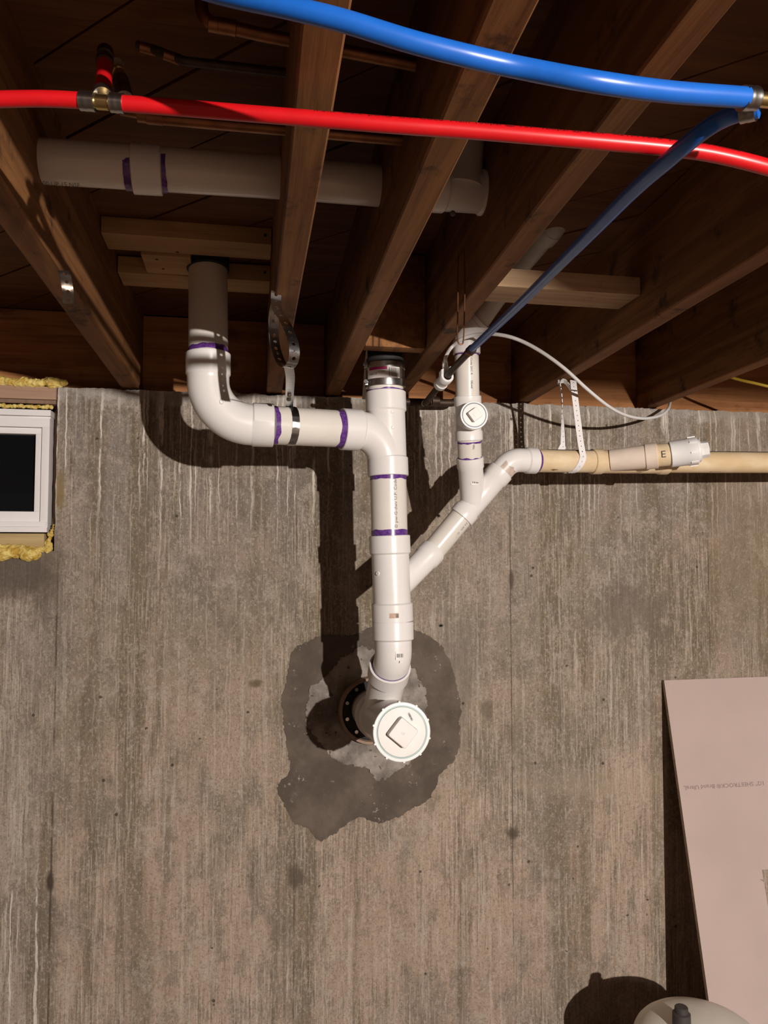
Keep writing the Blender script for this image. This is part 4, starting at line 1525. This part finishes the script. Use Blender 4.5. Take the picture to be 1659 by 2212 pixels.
b2 = [dp(1640, 234, 0.655), dp(1600, 242, 0.664), dp(1555, 260, 0.684), dp(1510, 290, 0.700), dp(1450, 340, 0.742), dp(1370, 410, 0.832), dp(1280, 500, 0.965), dp(1190, 590, 1.15), dp(1100, 678, 1.41), dp(1019, 754, 1.72)]
bm = NB()
sweep(bm, spline(b2, 8), RP, 32)
obj('tube', bm, M['blue_pex'], blue, label='shaded blue run going down to the wall')
crimp(blue, dp(1617, 238.5, 0.660), b2[1]-b2[0], 0.0125, 0.0098)
cr = thing('supply_pipe', 'tarnished copper supply pipe with a white push-fit tee above the wall top', 'pipe', at(960, 830, 1.83))
p_ = [dp(1021, 752, 1.715), dp(985, 790, 1.80), dp(955, 826, 1.89), dp(918, 872, 2.03)]
bm = NB()
sweep(bm, p_, [(0, 0.0095), (0.012, 0.0095), (0.0125, 0.0088), (0.03, 0.0088), (0.031, 0.0080), (0.6, 0.0080)], 24)
obj('copper_tube', bm, M['tarnished_copper'], cr)
crimp(cr, dp(1019, 755, 1.722), p_[1]-p_[0], 0.006, 0.0108, 'tarnished_copper')
crimp(cr, dp(1015, 759, 1.73), p_[1]-p_[0], 0.004, 0.0108, 'copper')
bm = NB()
hA, hB = at(868, 868, 2.16), at(948, 870, 2.17)
sweep(bm, fillet([hA, at(992, 871, 2.18), at(992, 871, 2.18)+Vector((0, 0.0, 0.12))], 0.03, 8), 0.0111, 24)
crimp_c = at(940, 866, 2.165)
lathe(bm, crimp_c, hB-hA, [(-0.012, 0.0112), (-0.011, 0.0132), (0.011, 0.0132), (0.012, 0.0112)], 24)
sweep(bm, [at(918, 872, 2.05), at(918, 869, 2.165)], 0.0095, 20)
obj('copper_tube', bm, M['tarnished_copper'], cr)
# white push-fit tee body on the copper
d_ = unit(p_[2]-p_[1])
q = p_[1].lerp(p_[2], 0.72)
bm = NB()
lathe(bm, q-d_*0.012, d_, [(0, 0.0105), (0, 0.0155), (0.002, 0.0165), (0.018, 0.0165), (0.020, 0.0145), (0.040, 0.0140), (0.042, 0.0160), (0.056, 0.0160), (0.060, 0.0135), (0.060, 0.009)], 32, caps=False)
bu = unit(at(958, 796, 1.86)-at(958, 825, 1.885))
Rm = Matrix((unit(d_.cross(bu)), bu, d_)).transposed().to_4x4()
Rm.translation = q+d_*0.006
box(bm, (-0.014, -0.004, -0.010), (0.014, 0.026, 0.010), 0.002, Rm)
tee_w = obj('push_fit_tee', bm, M['white_plastic'], cr)
bm = NB()
bt0 = q+bu*0.022+d_*0.006
lathe(bm, bt0, bu, [(0, 0.0060), (0.006, 0.0060), (0.0065, 0.0072), (0.018, 0.0072), (0.0185, 0.0062), (0.024, 0.0066), (0.026, 0.0045)], 24)
obj('push_fit_collar', bm, M['white_plastic'], tee_w)
tube_start = bt0+bu*0.020
wt = [tube_start, tube_start+bu*0.018+Vector((0.002, 0, 0)), at(974, 752, 1.822), at(996, 733, 1.790), at(1030, 723, 1.765), at(1070, 722, 1.72), at(1115, 732, 1.70), at(1165, 757, 1.715), at(1218, 795, 1.765), at(1270, 842, 1.84), at(1315, 878, 1.91), at(1352, 897, 1.975), at(1390, 904, 2.04), at(1425, 898, 2.12), at(1443, 884, 2.18), at(1448, 866, 2.262), at(1449, 856, 2.30)]
bm = NB()
sweep(bm, spline(wt, 6), 0.0044, 20)
tag(obj('plastic_tubing', bm, M['white_plastic'], origin=tube_start), 'thin white tubing arcing from the push-fit tee down to the wall top', 'tube')

red = thing('water_line', 'red plastic hot water tube crossing the joists with a brass tee at left', 'pipe', at(600, 250, 0.76))
rdp = [dp(-70, 217, 0.775), dp(20, 214, 0.775), dp(100, 213.5, 0.775), dp(176, 217, 0.775)]
bm = NB()
sweep(bm, spline(rdp, 6), RP, 32)
obj('tube', bm, M['red_pex'], red)
rr = [dp(262, 223.5, 0.775), dp(400, 234, 0.775), dp(560, 247, 0.772), dp(830, 269, 0.768), dp(1022, 283, 0.768), dp(1200, 298, 0.768), dp(1330, 309, 0.770), dp(1437, 319, 0.773), dp(1540, 333, 0.778), dp(1660, 362, 0.785), dp(1800, 405, 0.80)]
bm = NB()
sweep(bm, spline(rr, 8), RP, 32)
rtube = obj('tube', bm, M['red_pex'], red)
# faint print along the top of the red tube
rp_ = Path(spline(rr, 8))
me = text_mesh('IPS-R  USA  pw-G  U.P. Code  Main 160psi @ 73F  100psi @ 180F  ASTM F876  pw-G  U.P. Code', 0.0052)
bm = NB()
bm.from_mesh(me)
bpy.data.meshes.remove(me)
s0_ = 0.195
wmax = max(v.co.x for v in bm.verts)
for v in bm.verts:
    s_r = s0_+v.co.x*(0.43/wmax)
    T = rp_.tan(s_r)
    nv = Vector((0, -1, 0)); nv = (nv-T*nv.dot(T)).normalized()
    uv = nv.cross(T)*-1
    uv = T.cross(nv)*-1 if T.cross(nv).z < 0 else T.cross(nv)
    a = 0.50+v.co.y/RP
    v.co = rp_.pos(s_r)+(nv*math.cos(a)+uv*math.sin(a))*(RP+0.0003)
obj('tube_print', bm, M['ink_red'], rtube, smooth=False)
tc = dp(222, 221, 0.775)
td = unit(rr[1]-rdp[-1])
crimp(red, dp(190, 219, 0.775), td, 0.015, 0.0095)
crimp(red, dp(254, 223, 0.775), td, 0.013, 0.0095)
bm = NB()
lathe(bm, tc-td*0.016, td, [(0, 0.0060), (0.010, 0.0060), (0.0102, 0.0074), (0.022, 0.0074), (0.0222, 0.0060), (0.032, 0.0060)], 24)
ru = unit(dp(229, 80, 0.90)-tc)
lathe(bm, tc, ru, [(0, 0.0064), (0.024, 0.0062)], 24)
obj('brass_tee', bm, M['brass'], red)
crimp(red, tc+ru*0.020, ru, 0.012, 0.0097)
bm = NB()
sweep(bm, [tc+ru*0.025, tc+ru*0.105], RP*1.02, 28)
obj('tube', bm, M['red_pex'], red)
crimp(red, tc+ru*0.112, ru, 0.012, 0.0097, 'tarnished_copper')
bm = NB()
lathe(bm, tc+ru*0.116, ru, [(0, 0.0062), (0.014, 0.0062), (0.0145, 0.009), (0.030, 0.009)], 20)
obj('brass_fitting', bm, M['tarnished_copper'], red)
# neighbouring brass stub with its grey sleeve
bs = thing('pipe_fitting', 'small brass stub with a grey sleeve behind the red tee', 'fitting', dp(262, 200, 0.86))
g0, g1 = dp(268, 205, 0.86), dp(249, 118, 0.93)
gd = unit(g1-g0)
bm = NB()
lathe(bm, g0-gd*0.012, gd, [(0, 0.0094), (0.050, 0.0094)], 24)
obj('sleeve', bm, M['old_strap'], bs)
bm = NB()
lathe(bm, g0+gd*0.038, gd, [(0, 0.0075), (0.004, 0.0085), (0.010, 0.0085), (0.012, 0.007), (0.020, 0.007), (0.021, 0.0085), (0.028, 0.008)], 20)
obj('brass_nut', bm, M['brass'], bs)
bm = NB()
lathe(bm, g0+gd*0.066, gd, [(0, 0.0072), (0.022, 0.0072)], 20)
obj('tube_end', bm, M['pvc_gray'], bs)

# copper lines through the joists
RC = 0.0080
def copper(label, pts, rad, mat, couples, fil=0.018):
    t = thing('copper_pipe', label, 'pipe', pts[0])
    b = NB()
    sweep(b, fillet(pts, fil, 8) if len(pts) > 2 else pts, rad, 24)
    obj('copper_tube', b, M[mat], t)
    for c, d in couples:
        b = NB()
        lathe(b, c, d, [(-0.011, rad), (-0.0105, rad*1.16), (0.0105, rad*1.16), (0.011, rad)], 24)
        obj('coupling', b, M['copper'], t)
    return t
ca = dp(480, 58, 0.93); cb_ = dp(925, 146, 0.98)
copper('copper pipe with an elbow near the top, above the blue tube', [dp(432, -30, 0.94), dp(438, 46, 0.94), dp(560, 74, 0.945), cb_], RC, 'copper',
       [(dp(491, 58, 0.94), cb_-ca), (dp(470, 55, 0.94), cb_-ca)], 0.02)
k0, k1 = dp(318, 245, 1.03), dp(890, 304, 1.07)
copper('copper pipe half hidden behind the red tube', [dp(262, 236, 1.03), dp(300, 243, 1.03), dp(345, 256, 1.03), k1], RC, 'copper',
       [(dp(315, 250, 1.03), k1-k0), (dp(335, 254, 1.03), k1-k0)], 0.03)
copper('blackened old pipe with a fitting high in the left joist bay', [dp(296, 98, 1.03), dp(345, 112, 1.03), dp(395, 132, 1.03), dp(640, 160, 1.05)], 0.0062, 'tarnished_copper',
       [(dp(320, 106, 1.03), Vector((1, 0.1, -0.1))), (dp(372, 124, 1.03), Vector((1, 0.1, -0.2)))], 0.03)
# copper wire hook
bm = NB()
wy = 1.335
wl = [at(990, 545, wy), at(989, 600, wy), at(989, 660, wy), at(988, 725, wy), at(990, 740, wy), at(996, 744, wy), at(1001, 735, wy), at(1003, 680, wy), at(1004, 620, wy), at(1003, 556, wy), at(1001, 536, wy)]
sweep(bm, spline(wl, 6), 0.0013, 10)
tag(obj('wire_hook', bm, M['copper'], origin=wl[0]), 'thin copper wire loop hanging in front of the small vertical drain', 'wire')
# yellow cable at the right edge
bm = NB()
yl = [at(1570, 812, 2.02), at(1600, 821, 2.0), at(1640, 830, 1.97), at(1720, 850, 1.93)]
sweep(bm, spline(yl, 6), 0.0042, 16)
tag(obj('electrical_cable', bm, M['yellow_cable'], origin=yl[0]), 'yellow electrical cable emerging behind the rightmost joist', 'cable')
# grey flat cable beside the coupling
bm = NB()
gl = [at(797, 735, 2.0), at(793, 770, 2.03), at(789, 820, 2.08), at(786, 862, 2.12)]
ribbon(bm, spline(gl, 4), lambda s: Vector((1, 0, 0)), 0.010, 0.03, 0.0002, thick=0.004)
tag(obj('flat_cable', bm, M['pvc_gray'], origin=gl[0]), 'grey flat cable running down behind the rubber coupling', 'cable')

# ------------------------------------------------------------------ leaning drywall sheet
dw = thing('drywall_sheet', 'pinkish grey drywall sheet leaning on the wall at lower right', 'drywall', V(1.7, D-0.32, -H))
top = V(1.298, D-0.008, -0.398); 
zt, zb = -0.396, -H
sl = 0.255                                   # lean: y shift per metre down
th = 0.0127
ex_ = Vector((1, 0.0, 0.004)).normalized()
def DP(x, s, off=0.0):
    """point on the sheet's face: x along the sheet, s metres down the slope"""
    dn = Vector((-0.010, -sl, -1)).normalized()
    nrm = Vector((0, -1, sl)).normalized()
    return V(1.291, D-0.016, zt)+ex_*x+dn*s+nrm*off
Ls = (zt-zb)*math.sqrt(1+sl*sl)-0.012
hx0, hx1, hs0, hs1 = 0.229, 0.46, 0.558, 0.790   # cut-out
def sheet_piece(x0, x1, s0, s1):
    b = NB()
    hexa(b, [DP(x0, s0, 0), DP(x1, s0, 0), DP(x1, s1, 0), DP(x0, s1, 0), DP(x0, s0, -th), DP(x1, s0, -th), DP(x1, s1, -th), DP(x0, s1, -th)])
    return b
bm = NB()
xs_ = [0.0, hx0, hx1, 1.22]
ss_ = [0.0, hs0, hs1, Ls]
vf, vb_ = {}, {}
for i, x in enumerate(xs_):
    for j, s in enumerate(ss_):
        vf[i, j] = bm.verts.new(DP(x, s, 0))
        vb_[i, j] = bm.verts.new(DP(x, s, -th))
for i in range(3):
    for j in range(3):
        if i == 1 and j == 1:
            continue
        bm.faces.new((vf[i, j], vf[i+1, j], vf[i+1, j+1], vf[i, j+1]))
        bm.faces.new((vb_[i, j], vb_[i, j+1], vb_[i+1, j+1], vb_[i+1, j]))
edge_faces = []
def ef(a, b):
    f = bm.faces.new((vf[a], vf[b], vb_[b], vb_[a]))
    f.material_index = 1
for i in range(3):
    ef((i, 0), (i+1, 0)); ef((i, 3), (i+1, 3)); ef((0, i), (0, i+1)); ef((3, i), (3, i+1))
ef((1, 1), (2, 1)); ef((1, 2), (2, 2)); ef((1, 1), (1, 2)); ef((2, 1), (2, 2))
obj('panel', bm, [M['drywall_paper'], M['gypsum']], dw, smooth=False)
dn_ = (DP(0, 1)-DP(0, 0)).normalized()
# upside-down factory print: reads right to left from here
text_flat('printed_text', '1/2" SHEETROCK® Brand UltraL', 0.0170, DP(0.286, 0.313, 0.0006), -ex_, dn_, M['ink_faint'], dw, sx=1.16)
bm = NB()
f0, f1 = DP(hx0-0.010, hs0+0.026, 0.004), DP(hx0+0.03, hs0+0.034, 0.004)
sweep(bm, [f0, f0.lerp(f1, 0.4)+Vector((0, 0, 0.001)), f1], 0.0008, 6)
sweep(bm, [f0.lerp(f1, 0.1), f0.lerp(f1, 0.2)+Vector((0.001, 0, -0.004))], 0.0008, 6)
obj('paper_shred', bm, M['gypsum'], dw)

# ------------------------------------------------------------------ white tank at the bottom right
tk = thing('tank', 'white domed tank with a dark cap at the bottom right corner', 'tank', V(1.135, 1.83, -H))
tx, ty, tz = 1.135, 1.83, -1.163
bm = NB()
prof = [(0, 0.150), (0.004, 0.155), (0.30, 0.158)]
hh = H+tz
prof = [(0.0, 0.150), (0.006, 0.157), (hh-0.075, 0.160), (hh-0.070, 0.160)]
for k in range(1, 9):
    a = math.pi/2*k/9
    prof.append((hh-0.070+0.070*math.sin(a), 0.160*math.cos(a)**0.8))
prof.append((hh, 0.006))
lathe(bm, (tx, ty, 0), (0, 0, 1), prof, 56)
obj('tank_body', bm, M['tank_white'], tk)
bm = NB()
cxp = at(1472, 2186, 1.80)
lathe(bm, cxp-Vector((0, 0, 0.055)), (0, 0, 1), [(0, 0.0225), (0.052, 0.0215), (0.054, 0.0195), (0.055, 0.0165), (0.066, 0.0160), (0.068, 0.0140)], 28)
obj('tank_cap', bm, M['cap_plastic'], tk)
